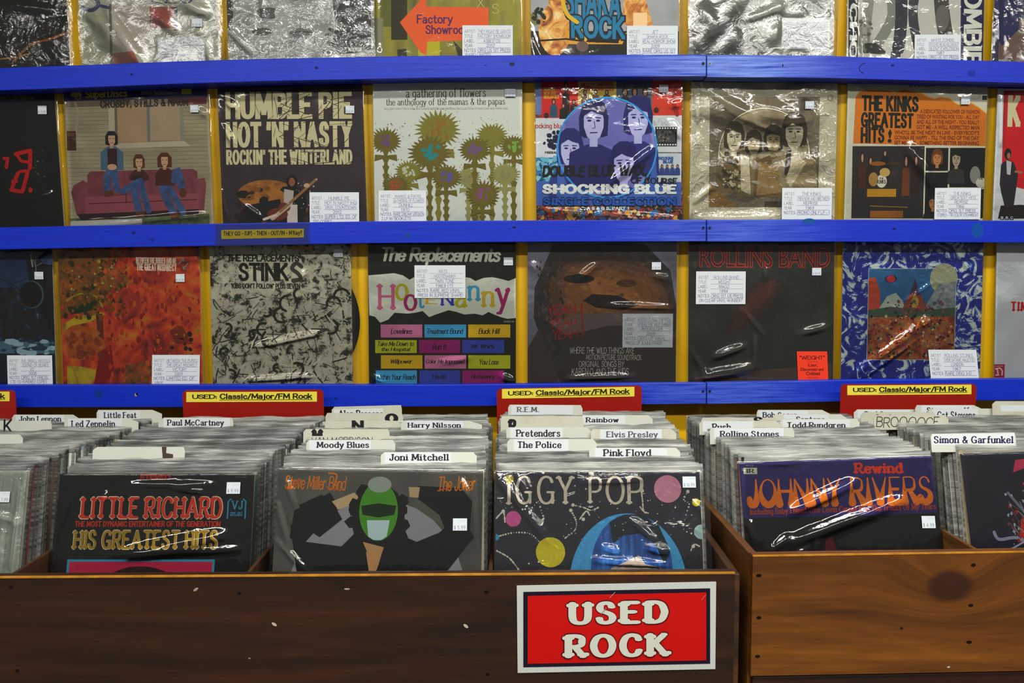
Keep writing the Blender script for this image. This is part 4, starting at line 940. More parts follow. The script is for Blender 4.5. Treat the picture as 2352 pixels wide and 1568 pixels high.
c.e(2020, 374, 18, 5, '#7c4a14'); c.e(2056, 374, 16, 4, '#3c2c18'); c.e(2029, 414, 12, 15, '#b4b0a0'); c.e(2010, 410, 11, 16, '#8c6a34'); c.e(2036, 394, 12, 10, '#a88a4c'); c.t('THE', 2024, 406, 2034, 410, '#2c2418', 'block'); c.t('KINKS', 2019, 411, 2039, 420, '#2c2418', 'block'); c.r(1996, 432, 2063, 450, '#9c7018'); c.r(2004, 482, 2080, 498, '#7a4a12'); c.l([(2004,471),(2090,474)], 2, '#7c5a24')
c.bust(2156, 360, 20, '#a06a3c', '#5a3414', '#1c1612', 390, 1.0); c.bust(2200, 362, 20, '#8c7c68', '#1c1a18', '#2c2c2c', 420, 1.0); c.e(2244, 400, 12, 20, '#6a6c68'); c.e(2258, 418, 12, 12, '#9c9a8c'); c.t('THE', 2252, 406, 2263, 411, '#22201c', 'block'); c.bust(2148, 462, 18, '#8c5c38', '#22160e', '#1c1412', 499, 1.2)
r.price(2206, 222, 2226, 240, '$ 25.99'); r.card(2151, 430, 2257, ['THE KINKS', 'GREATEST HITS', 'REPRISE', '1966', 'ORIG 1ST PRESS', 'STEREO - TRI COLOR STEAMBOAT'], 502)
r.cover(); r.sheet('calm', [(2090,336,2150,420,13,4.5),(2120,350,2152,440,6,4),(1960,195,1985,210,5,2)], seed=15, mr=.012)

r = wall_rec(1, 'white sleeve with a red panel and a cream capital letter, far right middle shelf', (2292,203), (2630,208), '#b3b7bb'); c = r.c
c.p([(2306,208),(2630,212),(2630,494),(2306,420)], '#b11a22'); c.t('K', 2316, 218, 2346, 290, '#b9b08c', 'sans', bold=.06); c.t('INKS', 2362, 218, 2480, 290, '#b9b08c', 'sans', bold=.06)
c.p([(2300,500),(2306,470),(2352,468),(2500,480),(2500,500)], '#221c1c'); c.p([(2302,420),(2304,376),(2318,364),(2334,372),(2344,400),(2336,470),(2316,476),(2306,440)], '#26242a'); c.e(2319, 352, 8, 13, '#1a1414'); c.e(2321, 356, 4, 7, '#8c5c44'); c.p([(2316,366),(2328,370),(2326,400),(2318,398)], '#a0a0a4'); c.l([(2338,392),(2352,394)], 5, '#8c5c44')
for i, ch in enumerate('BBC'): c.r(2305+i*11, 493, 2314.5+i*11, 503, '#15152e'); c.t(ch, 2307+i*11, 495, 2312.5+i*11, 501, '#c0c4c8', 'sans', bold=.04)
r.cover(); r.sheet('mid', [(2300,215,2302,330,5,3)], seed=16)

# ---- third row
r = wall_rec(2, 'dark blue city-night sleeve with a black disc, far left lower shelf', (-215,574), (119,572), 'night_blue'); c = r.c
c.r(-215, 660, 119, 780, 'city_lights'); c.p([(56,572),(119,572),(119,780),(85,700),(64,640)], '#131a22'); c.l([(72,580),(80,612),(119,590)], 2, '#6c7070'); c.l([(80,575),(82,640)], 2, '#5c6468'); c.p([(90,590),(119,580),(119,608),(100,606)], '#34466a'); c.l([(70,585),(74,612)], 3, '#8a8a80'); c.e(70, 676, 28, 32, '#3c5264'); c.e(68, 676, 26, 30, '#0e0d0f'); c.l([(0,690),(30,650),(60,640)], 2, '#0c1226'); c.l([(0,640),(40,660),(52,650)], 2, '#0c1226')
c.p([(-215,780),(119,786),(119,812),(-215,812)], '#48667a'); c.p([(-215,812),(119,812),(119,920),(-215,920)], '#182030'); c.specks(0, 784, 118, 812, 30, 3, 10, ['#8caab8', '#26384c'], 3, asp=2.2)
r.price(80, 624, 100, 641, '$ 16.99'); r.card(11, 816, 115, ['THE SMALL MOTELS', 'SOUND OF BONES', 'V2', '2008', 'ORIG 1ST PRESS', 'LTD TO HUNDRED COPIES'], 905)
r.cover(); r.sheet('mid', [(90,600,118,585,5,3),(112,580,114,800,4,3)], seed=17)

r = wall_rec(2, 'fiery red and orange blotched sleeve with a small white two-line title', (134,570), (457,566), 'red_aerial'); c = r.c
c.p([(134,570),(250,568),(262,640),(240,700),(196,720),(150,720),(136,700)], 'brown_aerial'); c.p([(180,600),(230,590),(300,640),(280,660),(220,650)], 'brown_aerial'); c.p([(140,745),(165,730),(215,715),(240,720),(200,740),(160,748),(142,762)], 'yellow_aerial'); c.p([(150,705),(180,698),(214,690),(210,712),(160,722)], '#22341c'); c.p([(147,840),(180,842),(214,850),(210,870),(192,900),(147,900)], 'yellow_aerial'); c.p([(226,800),(250,792),(256,850),(230,900),(205,900)], '#7a1c0a'); c.p([(280,840),(340,826),(350,900),(270,900)], 'brown_aerial'); c.l([(150,690),(176,676),(200,674),(222,684),(232,704)], 4, '#8a8416', smooth=True); c.l([(218,598),(240,640),(250,660),(300,648)], 3, '#7a6030', smooth=True); c.l([(145,600),(160,660),(176,684)], 3, '#6a5024'); c.p([(146,760),(170,745),(232,760),(238,800),(190,826),(150,822)], '#9a4a1c'); c.p([(216,720),(232,720),(234,780),(220,770)], '#5c2c1c'); c.e(403, 718, 3, 2.5, '#a8b01c'); c.p([(385,760),(412,744),(440,790),(400,790)], '#6c2c14'); c.specks(136, 575, 290, 730, 220, 3, 10, ['#4a3414', '#5c4018', '#74461a', '#8c4a1c', '#33301a', '#6e4a22'], 4, asp=.8); c.specks(150, 600, 270, 690, 36, 2, 5, ['#2a2c14', '#a08a34', '#8c7a50'], 14); c.specks(240, 590, 456, 880, 240, 3, 11, ['#8e2a0c', '#a8380f', '#b4501c', '#7c2210', '#b8440f'], 41, asp=.6); c.specks(150, 760, 236, 826, 40, 4, 14, ['#8a3c18', '#7c3418', '#a4562a', '#6c3020'], 5); c.specks(385, 760, 450, 810, 14, 3, 9, ['#2c1a10', '#a8681c'], 9)
c.t('BETWEEN THE BURIED AND ME', 312, 590, 405, 604, '#cfb7a4', 'sans', bold=.04, dy=-2); c.t('THE GREAT MISDIRECT', 313, 604, 405, 621, '#cfb7a4', 'sans', bold=.045, dy=-2)
for (a, b) in (((410,606),(422,593)), ((432,604),(420,618))):
    c.l([a, b], 2, '#857a70'); d = 1 if a[1] > b[1] else -1
    c.l([(b[0]-7*d, b[1]), b, (b[0], b[1]+7*d)], 2, '#857a70')
r.price(404, 629, 424, 647, '$ 16.99'); r.card(346, 815, 456, ['BETWEEN THE BURIED', 'THE GREAT MISDIRECT', 'VICTORY', '2009', 'LIMITED ED. OF', 'VINYL'], 905, shear=3)
r.cover(); r.sheet('calm', seed=18, mr=.008)

r = wall_rec(2, 'cream sleeve covered in black ink splatter below heavy black stencil capitals', (481,563), (805,560), 'splatter'); c = r.c
c.p([(520,575),(690,578),(690,665),(520,662)], '#b0ad98') if False else None
c.specks(515, 575, 690, 665, 40, 8, 26, ['#b4b19c', '#bab7a3'], 3); c.strokes(484, 680, 800, 880, 150, 8, 46, .8, 3.2, ['#24241f', '#3c3b33', '#b9b6a2'], 14, ang=.8, spread=1.6); c.strokes(484, 566, 800, 690, 60, 6, 26, .7, 2, ['#2c2c26', '#b9b6a2'], 15)
for i in range(16):
    rnd = random.Random(i+40); cx, cy, rr = rnd.uniform(500, 790), rnd.uniform(670, 870), rnd.uniform(8, 22); a = rnd.uniform(0, 6)
    c.l([(cx+rr*math.cos(a+k*.5), cy+rr*math.sin(a+k*.5)) for k in range(7)], 6, '#2a2a24')
c.p([(655,566),(720,566),(714,574),(660,572)], '#a5862c')
c.t('THE REPLACEMENTS', 521, 584, 687, 600, '#24241f', 'sans', bold=.06, dy=-1); c.t('STINK', 547, 603, 662, 645, '#23231e', 'sans', bold=.05); c.l([(692,612),(680,604),(670,616),(684,628),(690,640),(672,644)], 9, '#3c3b33', smooth=True); c.t("'KIDS DON'T FOLLOW' PLUS SEVEN", 529, 650, 688, 662, '#24241f', 'sans', bold=.05, dy=-1)
r.price(767, 572, 788, 590, '$ 18.99')
vd = MB(); n = 60
vx, vz, vr = .0135, r.H/2, .151
vd.prism([(vx+vr*math.cos(2*math.pi*i/n), vz+vr*math.sin(2*math.pi*i/n)) for i in range(n)], .0021, .0033, noise_mat('black_vinyl', [(0.3, '#0c0c0c'), (0.7, '#161616')], 90, mrough=.25, spec=.5))
vd.obj('vinyl_disc', r.root, r.root.matrix_world)
r.cover(); r.sheet('calm', [(575,795,740,762,7,4.5),(560,872,720,862,6,4),(700,620,690,640,7,2.5)], seed=19, mr=.013)

r = wall_rec(2, 'black sleeve with white script, a torn white band and rows of coloured title blocks', (845,557), (1185,557), '#22231e'); c = r.c
up = [(845,632),(870,630),(905,627),(925,632),(940,642),(955,634),(980,630),(1010,634),(1030,640),(1045,634),(1068,636),(1080,638),(1092,645),(1110,638),(1130,636),(1150,640),(1168,645),(1185,638)]
lo = [(1185,730),(1165,732),(1150,728),(1135,722),(1122,716),(1108,724),(1090,720),(1066,722),(1048,716),(1030,712),(1012,718),(1000,722),(985,728),(970,714),(952,718),(935,720),(905,718),(890,734),(872,741),(860,727),(847,724)]
c.p(up+lo, '#bfc3b4')
c.t('The Replacements', 877, 567, 1151, 609, '#b9bbac', 'script', grow=.045, dy=-1)
for ch, x0, y0, x1, y1, col in [('H',864,651,909,712,'#b4577c'),('o',906,651,938,690,'#a4a01a'),('o',926,675,958,714,'#93205c'),('t',958,666,975,708,'#3a8cb4'),('E',974,680,1005,698,'#b89a20'),('N',1010,672,1044,702,'#27359c'),('a',1044,668,1074,707,'#a6a41a'),('n',1072,655,1104,692,'#3a8cb4'),('n',1104,668,1138,706,'#b89a20'),('y',1136,660,1172,722,'#93205c')]:
    c.t(ch, x0, y0, x1, y1, col, 'serif', grow=.03)
c.t('DustyLow', 1157, 735, 1181, 741, '#b9bbac', 'hand')
PK, BL, YE, LI, MA, VI = '#b6668c', '#3a8fbe', '#c09a0c', '#a4a80c', '#861a60', '#31409a'
rows = [(745, 775, [(873,969,PK,'Lovelines'),(974,1070,BL,'Treatment Bound'),(1075,1172,YE,'Buck Hill')]), (781, 811, [(860,956,LI,'Take Me Down to|the Hospital'),(961,1056,MA,'Run It'),(1061,1158,VI,'Mr. Whirly')]), (816, 847, [(873,969,YE,'Willpower'),(974,1070,PK,'Color Me Impressed'),(1075,1172,LI,'You Lose')]), (851, 900, [(861,956,BL,'Within Your Reach'),(962,1056,VI,'Hayday'),(1061,1157,MA,'Hootenanny')])]
for y0, y1, cells in rows:
    for x0, x1, col, tx in cells:
        c.r(x0, y0, x1, y1, col)
        parts = tx.split('|')
        for j, p_ in enumerate(parts):
            w = min(len(p_)*5.6, 90); mid = (x0+x1)/2
            yy = (y0+y0+31)/2 + (0 if len(parts) == 1 else (-7 if j == 0 else 7))
            hh = 6.5 if len(parts) == 1 else 5.5
            c.t(p_, mid-w/2, yy-hh, mid+w/2, yy+hh, '#1c1a20', 'script', grow=.02)
r.price(1157, 591, 1178, 609, '$ 49.99'); r.card(952, 609, 1069, ['MATS', 'HOOTENANNY', 'TWIN TONE', '1983 (?)', 'RARE RED VINYL', 'PRESS IN SUPREME SHAPE!'], 684)
r.cover(); r.sheet('calm', [(1150,862,1184,876,8,4),(850,862,880,876,7,3),(1000,835,1080,820,9,2.5)], seed=20, mr=.004)

r = wall_rec(2, 'brown sleeve of a large blurred upside-down face with red marker scrawl', (1212,553), (1555,553), 'mauve_grey'); c = r.c
c.p([(1270,560),(1480,560),(1540,620),(1555,700),(1555,760),(1500,800),(1460,900),(1300,900),(1270,850),(1226,730),(1228,660),(1250,610)], 'fur_dark'); c.p([(1212,800),(1240,752),(1270,830),(1290,900),(1212,900)], '#3c332e'); c.p([(1250,650),(1290,600),(1400,585),(1510,610),(1545,680),(1548,730),(1470,772),(1330,780),(1260,730)], '#3a2c26'); c.p([(1262,645),(1300,608),(1400,596),(1505,620),(1535,680),(1540,722),(1470,762),(1330,770),(1270,720)], '#4c3628'); c.p([(1280,648),(1310,618),(1400,606),(1496,630),(1520,682),(1500,722),(1440,748),(1340,752),(1290,712)], '#5c3e2a'); c.p([(1296,662),(1325,628),(1400,618),(1480,642),(1500,684),(1470,706),(1420,722),(1350,726),(1306,704)], '#6e482a'); c.p([(1350,640),(1400,632),(1450,652),(1470,682),(1430,690),(1360,672)], '#80522e'); c.specks(1280, 600, 1530, 760, 26, 3, 7, ['#5a3c28', '#6c4629', '#4a342a'], 12, asp=1.6)
c.e(1330, 640, 36, 10, '#2c1e16'); c.p([(1340,690),(1360,675),(1420,678),(1470,700),(1430,712),(1370,706)], '#241c18'); c.e(1440, 650, 24, 9, '#4a3020'); c.p([(1310,632),(1330,628),(1362,636),(1350,648),(1320,650)], '#1c1410'); c.p([(1300,760),(1400,745),(1555,750),(1555,900),(1310,900)], '#35302e')
c.p([(1260,738),(1340,720),(1500,715),(1540,745),(1400,748),(1300,770)], '#564a48'); c.specks(1232, 600, 1300, 740, 70, 3, 8, ['#2a2624', '#4a3c34'], 6, asp=.5)
for i, (y, x) in enumerate([(700,1258),(730,1264),(756,1270)]): c.t('YEAH', x, y, x+66+(-4*i), y+24, '#8a1c12', 'hand', grow=.02, seed=i+3, dy=3)
c.l([(1336,698),(1340,770)], 3.5, '#8a1c12')
for s_, x0, y0, x1, y1 in [('WHERE THE WILD THINGS ARE',1310,797,1459,813),('MOTION PICTURE SOUNDTRACK',1347,814,1475,828),('ORIGINAL SONGS BY',1330,829,1436,844),('KAREN O AND THE KIDS',1314,845,1446,863)]: c.t(s_, x0, y0, x1, y1, '#a8a6a0', 'scrawl', seed=len(s_), grow=.015)
r.price(1497, 602, 1518, 619, '$ 36.99'); r.card(1431, 720, 1547, ['KAREN O AND THE KIDS', 'WHERE THE WILD THINGS', 'INTERSCOPE', '2009', 'ORIG US VINYL', 'PRESS OF SOUNDTRACK'], 798, inside=True)
r.cover(); r.sheet('mid', [(1500,745,1550,795,14,5.5),(1390,700,1545,705,7,3),(1330,640,1370,605,8,3.5),(1500,628,1535,640,7,3),(1300,868,1460,862,6,3.5),(1480,790,1552,772,6,4),(1220,600,1235,620,8,3)], seed=21)

r = wall_rec(2, 'charcoal sleeve with red outlined capitals and a square red-orange sticker', (1582,555), (1917,553), 'charcoal'); c = r.c
c.p([(1735,650),(1770,634),(1800,648),(1782,695),(1745,728),(1700,762),(1672,772),(1684,716),(1708,672)], '#3c302d'); c.p([(1745,654),(1770,642),(1790,652),(1774,690),(1740,718),(1702,748),(1684,756),(1694,718),(1716,680)], '#47322e'); c.p([(1752,660),(1772,650),(1780,660),(1762,690),(1735,708),(1715,722),(1712,706),(1726,684)], '#583530')
c.p([(1640,850),(1915,820),(1915,900),(1590,900)], '#463c36') if False else None
c.p([(1598,868),(1760,850),(1915,835),(1915,920),(1590,920)], '#4e4038')
c.t('ROLLINS BAND', 1607, 566, 1908, 614, '#a8332a', 'sans', bold=.029, dy=-2); c.t('ROLLINS BAND', 1609, 568.5, 1906, 611.5, '#2c2c29', 'sans', bold=-.012, dy=-2)
def sticker(cc):
    cc.t('"WEIGHT"', 1839, 817, 1897, 826, '#2c0c0a', 'sans', bold=.03); cc.t('including', 1856, 829, 1880, 833, '#6a1c14', 'sans'); cc.t('Liar,', 1858, 835, 1880, 843, '#2c0c0a', 'sans', bold=.02); cc.t('Disconnect and', 1840, 845, 1893, 852, '#2c0c0a', 'sans', bold=.02); cc.t('Civilized', 1852, 854, 1884, 862, '#2c0c0a', 'sans', bold=.02); cc.t('70501-21034', 1856, 866, 1880, 869, '#6a1c14', 'sans')
r.slip('hype_sticker', 1833, 807, 1903, 874, '#d2351f', sticker, 'red-orange sticker with black words', shear=-4)
r.price(1865, 615, 1886, 632, '$ 36.99'); r.card(1599, 623, 1713, ['ROLLINS BAND', 'WEIGHT', 'IMAGO', '1994', 'ORIG 1ST US PRESS', 'ON CLEAR VINYL W/INSERT'], 698)
r.cover(); r.sheet('mid', [(1596,600,1602,690,6,3.5),(1640,820,1712,794,9,5),(1598,868,1740,842,13,5.5),(1738,770,1738,835,6,3.5),(1720,720,1760,772,5,2.5),(1840,765,1905,748,9,3.5),(1590,800,1630,870,8,3),(1760,612,1760,640,4,2.5)], seed=22)

r = wall_rec(2, 'blue and white marbled sleeve framing a square fantasy landscape picture', (1937,555), (2259,555), 'marbled'); c = r.c
c.r(1996, 616, 2199, 827, '#a8b4b4'); c.r(1997, 617, 2198, 826, 'blue_sky'); c.e(2170, 640, 32, 36, '#8a8e74'); c.p([(1997,640),(2012,636),(2024,670),(2026,716),(1997,724)], '#a8402c'); c.p([(2020,712),(2040,680),(2060,672),(2076,690),(2090,720)], '#93a094'); c.p([(2130,700),(2160,650),(2198,646),(2198,730),(2130,726)], 'rock_grey'); c.p([(2074,714),(2084,690),(2096,668),(2110,666),(2122,684),(2138,714)], '#7a3a30'); c.p([(2092,676),(2104,640),(2116,676)], '#3c2c40'); c.p([(2096,690),(2104,672),(2114,690),(2110,706),(2098,706)], '#a08430'); c.e(2048, 640, 14, 9, '#242c3c'); c.e(2048, 640, 10, 8, '#b02a3c')
c.r(1997, 716, 2198, 826, 'garden'); c.p([(1997,712),(2050,704),(2120,712),(2198,706),(2198,726),(1997,728)], '#3a4a3c'); c.specks(1999, 722, 2196, 823, 260, 1.5, 5, ['#a8782c', '#8c2a20', '#2a1c14', '#a89480', '#6a4460', '#a4522a', '#3c4a2c', '#3a1c14', '#241810'], 17); c.specks(2030, 690, 2170, 722, 50, 2, 6, ['#5a2a3c', '#3c4a4c', '#7c4a2c', '#6a3a5c', '#26302c'], 18)
r.price(2208, 590, 2226, 606, '$ 24.99') if False else None
r.card(2136, 803, 2247, ['ROLLING STONES', 'THEIR SATANIC MAJESTIES', 'LONDON', '1967', 'RARE ORIG 3-D', 'LENTICULAR GATEFOLD COVER'], 870, shear=-8)
r.cover(); r.sheet('mid', [(1975,855,2120,745,13,5.5),(1990,866,2110,778,6,4),(2120,745,2136,735,9,4),(2080,690,2140,650,4,2),(2195,570,2235,625,5,2)], seed=23)

r = wall_rec(2, 'plain white sleeve with red letters and a small red square logo at far right', (2290,555), (2625,553), '#b5bac0'); c = r.c
c.t('TIME FOR', 2326, 692, 2430, 715, '#b01c1c', 'cooper'); c.r(2289, 837, 2316, 868, '#a02038'); c.l([(2296,862),(2303,862)], 2.5, '#c4b8bc'); c.l([(2299,848),(2301,862)], 3, '#c4b8bc'); c.l([(2295,848),(2304,846),(2310,852),(2310,862)], 3, '#c4b8bc', smooth=True); c.t('nonesuch', 2293, 839.5, 2312, 842.5, '#c4b8bc', 'sans')
r.cover(); r.sheet('calm', seed=24)
# ---------------------------------------------------------------- wooden crates on a stand
CF, CB, ZF, ZB = 1.255, 1.822, .803, .790          # crate front and back faces, crate floor, crate underside
DARK = wood('dark_stained_pine', '#1c0d06', '#2c1608', '#3a1e0a', scale=1.0, rough=.45)
DARK_IN = wood('dark_pine_inside', '#24140a', '#3a2210', '#4c2e16', 'y', rough=.55)
WORN_LIT = noise_mat('worn_lit_pine_edge', [(0.3, '#8a5a16'), (0.7, '#b57a22')], 40)  # worn front arris, with its bright lit line painted into the colour
AMBER = wood('amber_stained_pine', '#4a280a', '#66390d', '#7c4911', scale=.9, knots=((at(2182, 1345, CF+.008).x, at(2182, 1345, CF+.008).z, .033, .023),), rough=.42, loc=(3, 0, 5))
AMBER_IN = wood('amber_pine_inside', '#4a2a10', '#684018', '#7a5020', 'y', rough=.5)
STANDM = wood('stand_pine', '#200e08', '#301509', '#3c1c0c', rough=.5)
def crate(label, x0, x1, ztop, cf, outer, inner, walls_, group, yaw=0.0, panel_bottom=None, worn=True):
    t = .017
    root = empty('record_crate', label, 'crate', ((x0+x1)/2, (cf+CB)/2, ZB), Matrix.Rotation(yaw, 3, 'Z'), group)
    # the crate turns about its front left corner
    piv = Vector((x0, cf, ZB)); c0 = Vector(((x0+x1)/2, (cf+CB)/2, ZB))
    root.location = piv + Matrix.Rotation(yaw, 3, 'Z') @ (c0-piv)
    bpy.context.view_layer.update()
    Wm = Matrix.Translation(piv) @ Matrix.Rotation(yaw, 4, 'Z') @ Matrix.Translation(-piv)
    def part(name, boxes, bevel=.0015, extra=None):
        mb = MB()
        for b in boxes: mb.box(*b)
        if extra: extra(mb)
        return mb.obj(name, root, Wm, bevel=bevel)
    pb = panel_bottom if panel_bottom else ZB
    return root, part, Wm, t, pb
Z1 = at(850, 1320, CF).z
root1, part, W1, t, pb = crate('long dark brown wooden crate holding four rows of records and the red sign', -1.10, .328, Z1, CF, DARK, DARK_IN, (), 'wooden record crates')
xr = at(1688, 1320, CF).x
def chips(spec, face_y, default='#04020a'):
    def f(mb):
        for (px, py, rx, ry, col, rot) in spec:
            c = at(px, py, face_y); k = F/face_y
            P = []
            for q in range(10):
                a = q*math.pi/5; ux, uz = rx/k*math.cos(a), ry/k*math.sin(a)
                P.append((c.x+ux*math.cos(rot)-uz*math.sin(rot), face_y-.0004, c.z+ux*math.sin(rot)+uz*math.cos(rot)))
            mb.add(P, [tuple(range(10))], ink(col))
    return f
part('front_panel', [(-1.10, CF, ZB, xr, CF+t, Z1, DARK), (-1.10, CF-.0006, Z1-.0016, xr, CF+.004, Z1+.0005, WORN_LIT)], bevel=0,
     extra=chips([(630,1433,7,3.5,'#a39a8c',-.6),(1070,1437,7,3.5,'#a39a8c',-.7),(450,1353,7,3,'#8c7c6c',.6),(797,1352,7,2,'#9a8c7c',0),(573,1511,3,2,'#7c6c60',0),(1117,1359,6,4,'#0c0608',0),(1120,1548,5,4,'#0c0608',0),(550,1362,5,4,'#140a0c',0),(25,1348,5,4,'#140a0c',0),(40,1540,5,4,'#140a0c',0)], CF))
part('side_panel', [(.328-.012, CF+.001, ZB, .328, CB, Z1-.002, DARK_IN)])
part('side_panel', [(-1.117, CF, ZB, -1.10, CB, Z1-.002, DARK_IN)])
part('back_panel', [(-1.10, CB-.012, ZB, .316, CB, Z1, DARK_IN)])
part('floor_panel', [(-1.10, CF+t, ZB, .316, CB-.012, ZF, DARK_IN)])
for xd in (-.752, -.398, -.0345):
    part('bin_divider', [(xd-.003, CF+t, ZF, xd+.003, CB-.012, Z1-.012, DARK_IN)])

Z2 = at(1728, 1276, CF).z; X2 = at(1729, 1300, CF).x
ZP = at(1740, 1552, CF).z
root2, part, W2, t, pb = crate('lighter amber-stained wooden crate with a big dark knot and nail holes', X2, 1.12, Z2, CF, AMBER, AMBER_IN, (), 'wooden record crates', yaw=math.radians(1.6))
part('front_panel', [(X2, CF, ZP, 1.12, CF+t, Z2, AMBER), (X2, CF-.0006, Z2-.0014, 1.12, CF+.003, Z2+.0005, WORN_LIT)], bevel=0,
     extra=chips([(1743,1321,7,4,'#0a0504',0),(1743,1418,6,4,'#0a0504',0),(1740,1507,6,4,'#0a0504',0),(2243,1302,6,4.5,'#140a08',0),(2237,1395,6,4,'#140a08',0),(2233,1480,7,4,'#140a08',0),(2075,1446,4,3,'#1c0e06',0),(2185,1537,4,2,'#b0a898',0)], CF))
part('base_trim', [(X2+.004, CF+.004, ZB, 1.12, CF+t, ZP-.0025, STANDM)])
part('side_panel', [(X2, CF+t, ZB, X2+.012, CB-.01, Z2-.002, AMBER_IN)])
part('side_panel', [(1.12, CF, ZB, 1.137, CB-.01, Z2-.002, AMBER_IN)])
part('back_panel', [(X2+.012, CB-.022, ZB, 1.12, CB-.010, Z2-.02, AMBER_IN)])
part('floor_panel', [(X2+.012, CF+t, ZB, 1.12, CB-.022, ZF, AMBER_IN)])
part('bin_divider', [(.704, CF+t, ZF, .710, CB-.022, Z2-.015, AMBER_IN)])

st = empty('display_stand', 'dark wooden stand that carries both record crates', 'stand', (0, 1.55, 0))
def spart(name, *b):
    mb = MB(); mb.box(*b, STANDM); return mb.obj(name, st, Matrix.Identity(4), bevel=.003)
spart('stand_top', -1.3, 1.2, ZB-.03, 1.3, 1.885, ZB)
spart('apron', -1.27, 1.235, ZB-.13, 1.27, 1.255, ZB-.03)
for x in (-1.27, 1.22):
    for y in (1.26, 1.82): spart('leg', x, y, 0, x+.05, y+.05, ZB-.03)

# ---------------------------------------------------------------- front record of every bin
GF = 'front records of the bins'
LEAN_F, LEAN_R = math.radians(15.5), math.radians(3)
def front_rec(label, tl, tr, W, base, lean=LEAN_F):
    Y = F*W/(tr[0]-tl[0])*.997
    top = (at(*tl, Y)+at(*tr, Y))/2
    H = (top.z-ZF-.0012)/math.cos(lean)
    r = Record(label, tl, tr, Y, lean, GF, H=H, base=base)
    r.Ytop = Y
    return r
# left bin
r = front_rec('pale grey-green record at the front of the leftmost bin, mostly out of frame', (-372,1082), (62,1080), .315, 'green_grey_cover'); c = r.c; fL = r
for x in (10, 34, 52): c.l([(x,1100),(x-6,1320)], 2, '#6f7a70')
r.price(3, 1128, 31, 1152, '$ 7.99')
r.cover(); r.sheet('crinkle', [(20,1200,25,1310,8,4),(52,1120,48,1300,7,4),(0,1180,60,1195,9,3)], seed=31)
# little black record
r = front_rec('black front record with red and gold slab lettering above a magenta panel', (138,1088), (585,1088), .315, '#171718'); c = r.c; fA = r
c.t('STEREO', 322, 1089, 392, 1101, '#7c1c1e', 'wide', grow=.02)
c.outl('LITTLE RICHARD', 190, 1140, 515, 1189, '#b03020', '#b8a48c', 'slab', g=.018, px=2); c.t('THE MOST DYNAMIC ENTERTAINER OF THE GENERATION', 182, 1194, 513, 1207, '#a42c18', 'block'); c.outl('HIS GREATEST HITS', 180, 1215, 508, 1256, '#86691c', '#b09c78', 'slab', g=.016, px=2)
B_ = '#2c7c9c'
c.l([(534,1145),(528,1150),(528,1188)], 3, B_); c.l([(562,1145),(568,1150),(568,1188)], 3, B_); c.t('VJ', 535, 1148, 562, 1168, B_, 'serif', grow=.03); c.t('VEE JAY', 534, 1174, 562, 1178, B_, 'block'); c.t('RECORDS', 534, 1179, 562, 1183, B_, 'block'); c.t('VJ 1124', 540, 1094, 566, 1097, '#6c6c6c', 'sans')
c.r(172, 1279, 505, 1500, B_); c.r(177, 1284, 500, 1500, '#a02440'); c.e(338, 1340, 85, 46, '#2c1a20')
r.price(524, 1107, 555, 1133, '$ 9.99')
r.cover(); r.sheet('mid', [(290,1270,530,1225,16,6.5),(310,1268,560,1255,8,4),(300,1112,500,1112,7,3),(140,1180,130,1300,8,4),(400,1120,480,1130,6,3.5),(160,1140,150,1200,7,3),(240,1150,250,1130,5,3)], seed=32)
# green mask record
r = front_rec('charcoal record with orange brush lettering and a green and pale oval face shape', (640,1074), (1110,1081), .315, 'steel_photo'); c = r.c; fB = r
c.e(872, 1360, 200, 215, '#7c7c82')
D_ = '#16141a'
c.p([(690,1158),(740,1135),(766,1150),(790,1190),(740,1230),(716,1215)], D_); c.p([(680,1170),(760,1130),(780,1160),(700,1250),(672,1230)], D_); c.p([(672,1200),(710,1240),(790,1250),(830,1210),(900,1215),(960,1240),(1010,1220),(1060,1180),(1090,1230),(1010,1330),(1000,1480),(740,1480),(690,1300)], D_)
c.p([(960,1115),(1060,1120),(1085,1150),(1080,1220),(1030,1225),(1010,1180),(955,1140)], D_)
c.p([(765,1150),(815,1130),(835,1150),(780,1168)], '#a8906c'); c.p([(940,1118),(965,1118),(962,1142),(942,1140)], '#a08868')
c.specks(815, 1130, 930, 1255, 60, 10, 24, ['#141216', '#1c161a'], 4); c.e(872, 1190, 60, 80, '#141216')
c.e(872, 1172, 44, 66, '#3f7c22', 40); c.p([(846,1192),(898,1192),(892,1228),(880,1236),(862,1236),(850,1228)], '#9fb6ba'); c.e(873, 1112, 27, 18, '#7f8a80'); c.p([(832,1160),(872,1154),(912,1160),(908,1180),(872,1186),(836,1180)], '#1c2a1c')
c.p([(838,1240),(886,1252),(872,1300),(852,1330),(862,1290)], '#a07c54'); c.p([(846,1262),(880,1262),(856,1318)], '#a87c50')
OR = '#b4641c'
c.t('Steve Miller Band', 656, 1090, 798, 1122, OR, 'script', dy=-4, grow=.01, seed=2); c.t('The Joker', 1008, 1094, 1094, 1128, OR, 'script', dy=2, grow=.01); c.l([(664,1122),(690,1100)], 4, '#a44a14'); c.l([(752,1118),(784,1126)], 3, '#a44a14'); c.l([(1006,1126),(1036,1118)], 3, '#a44a14'); c.l([(756,1086),(774,1090),(770,1112)], 4, OR, smooth=True)
r.price(1042, 1188, 1074, 1215, '$ 5.99')
r.cover(); r.sheet('mid', [(642,1150,675,1250,7,4),(640,1230,720,1310,7,3.5),(1090,1100,1098,1250,7,3),(660,1100,690,1170,9,3),(1060,1100,1080,1140,6,3)], seed=33, ml=.006)
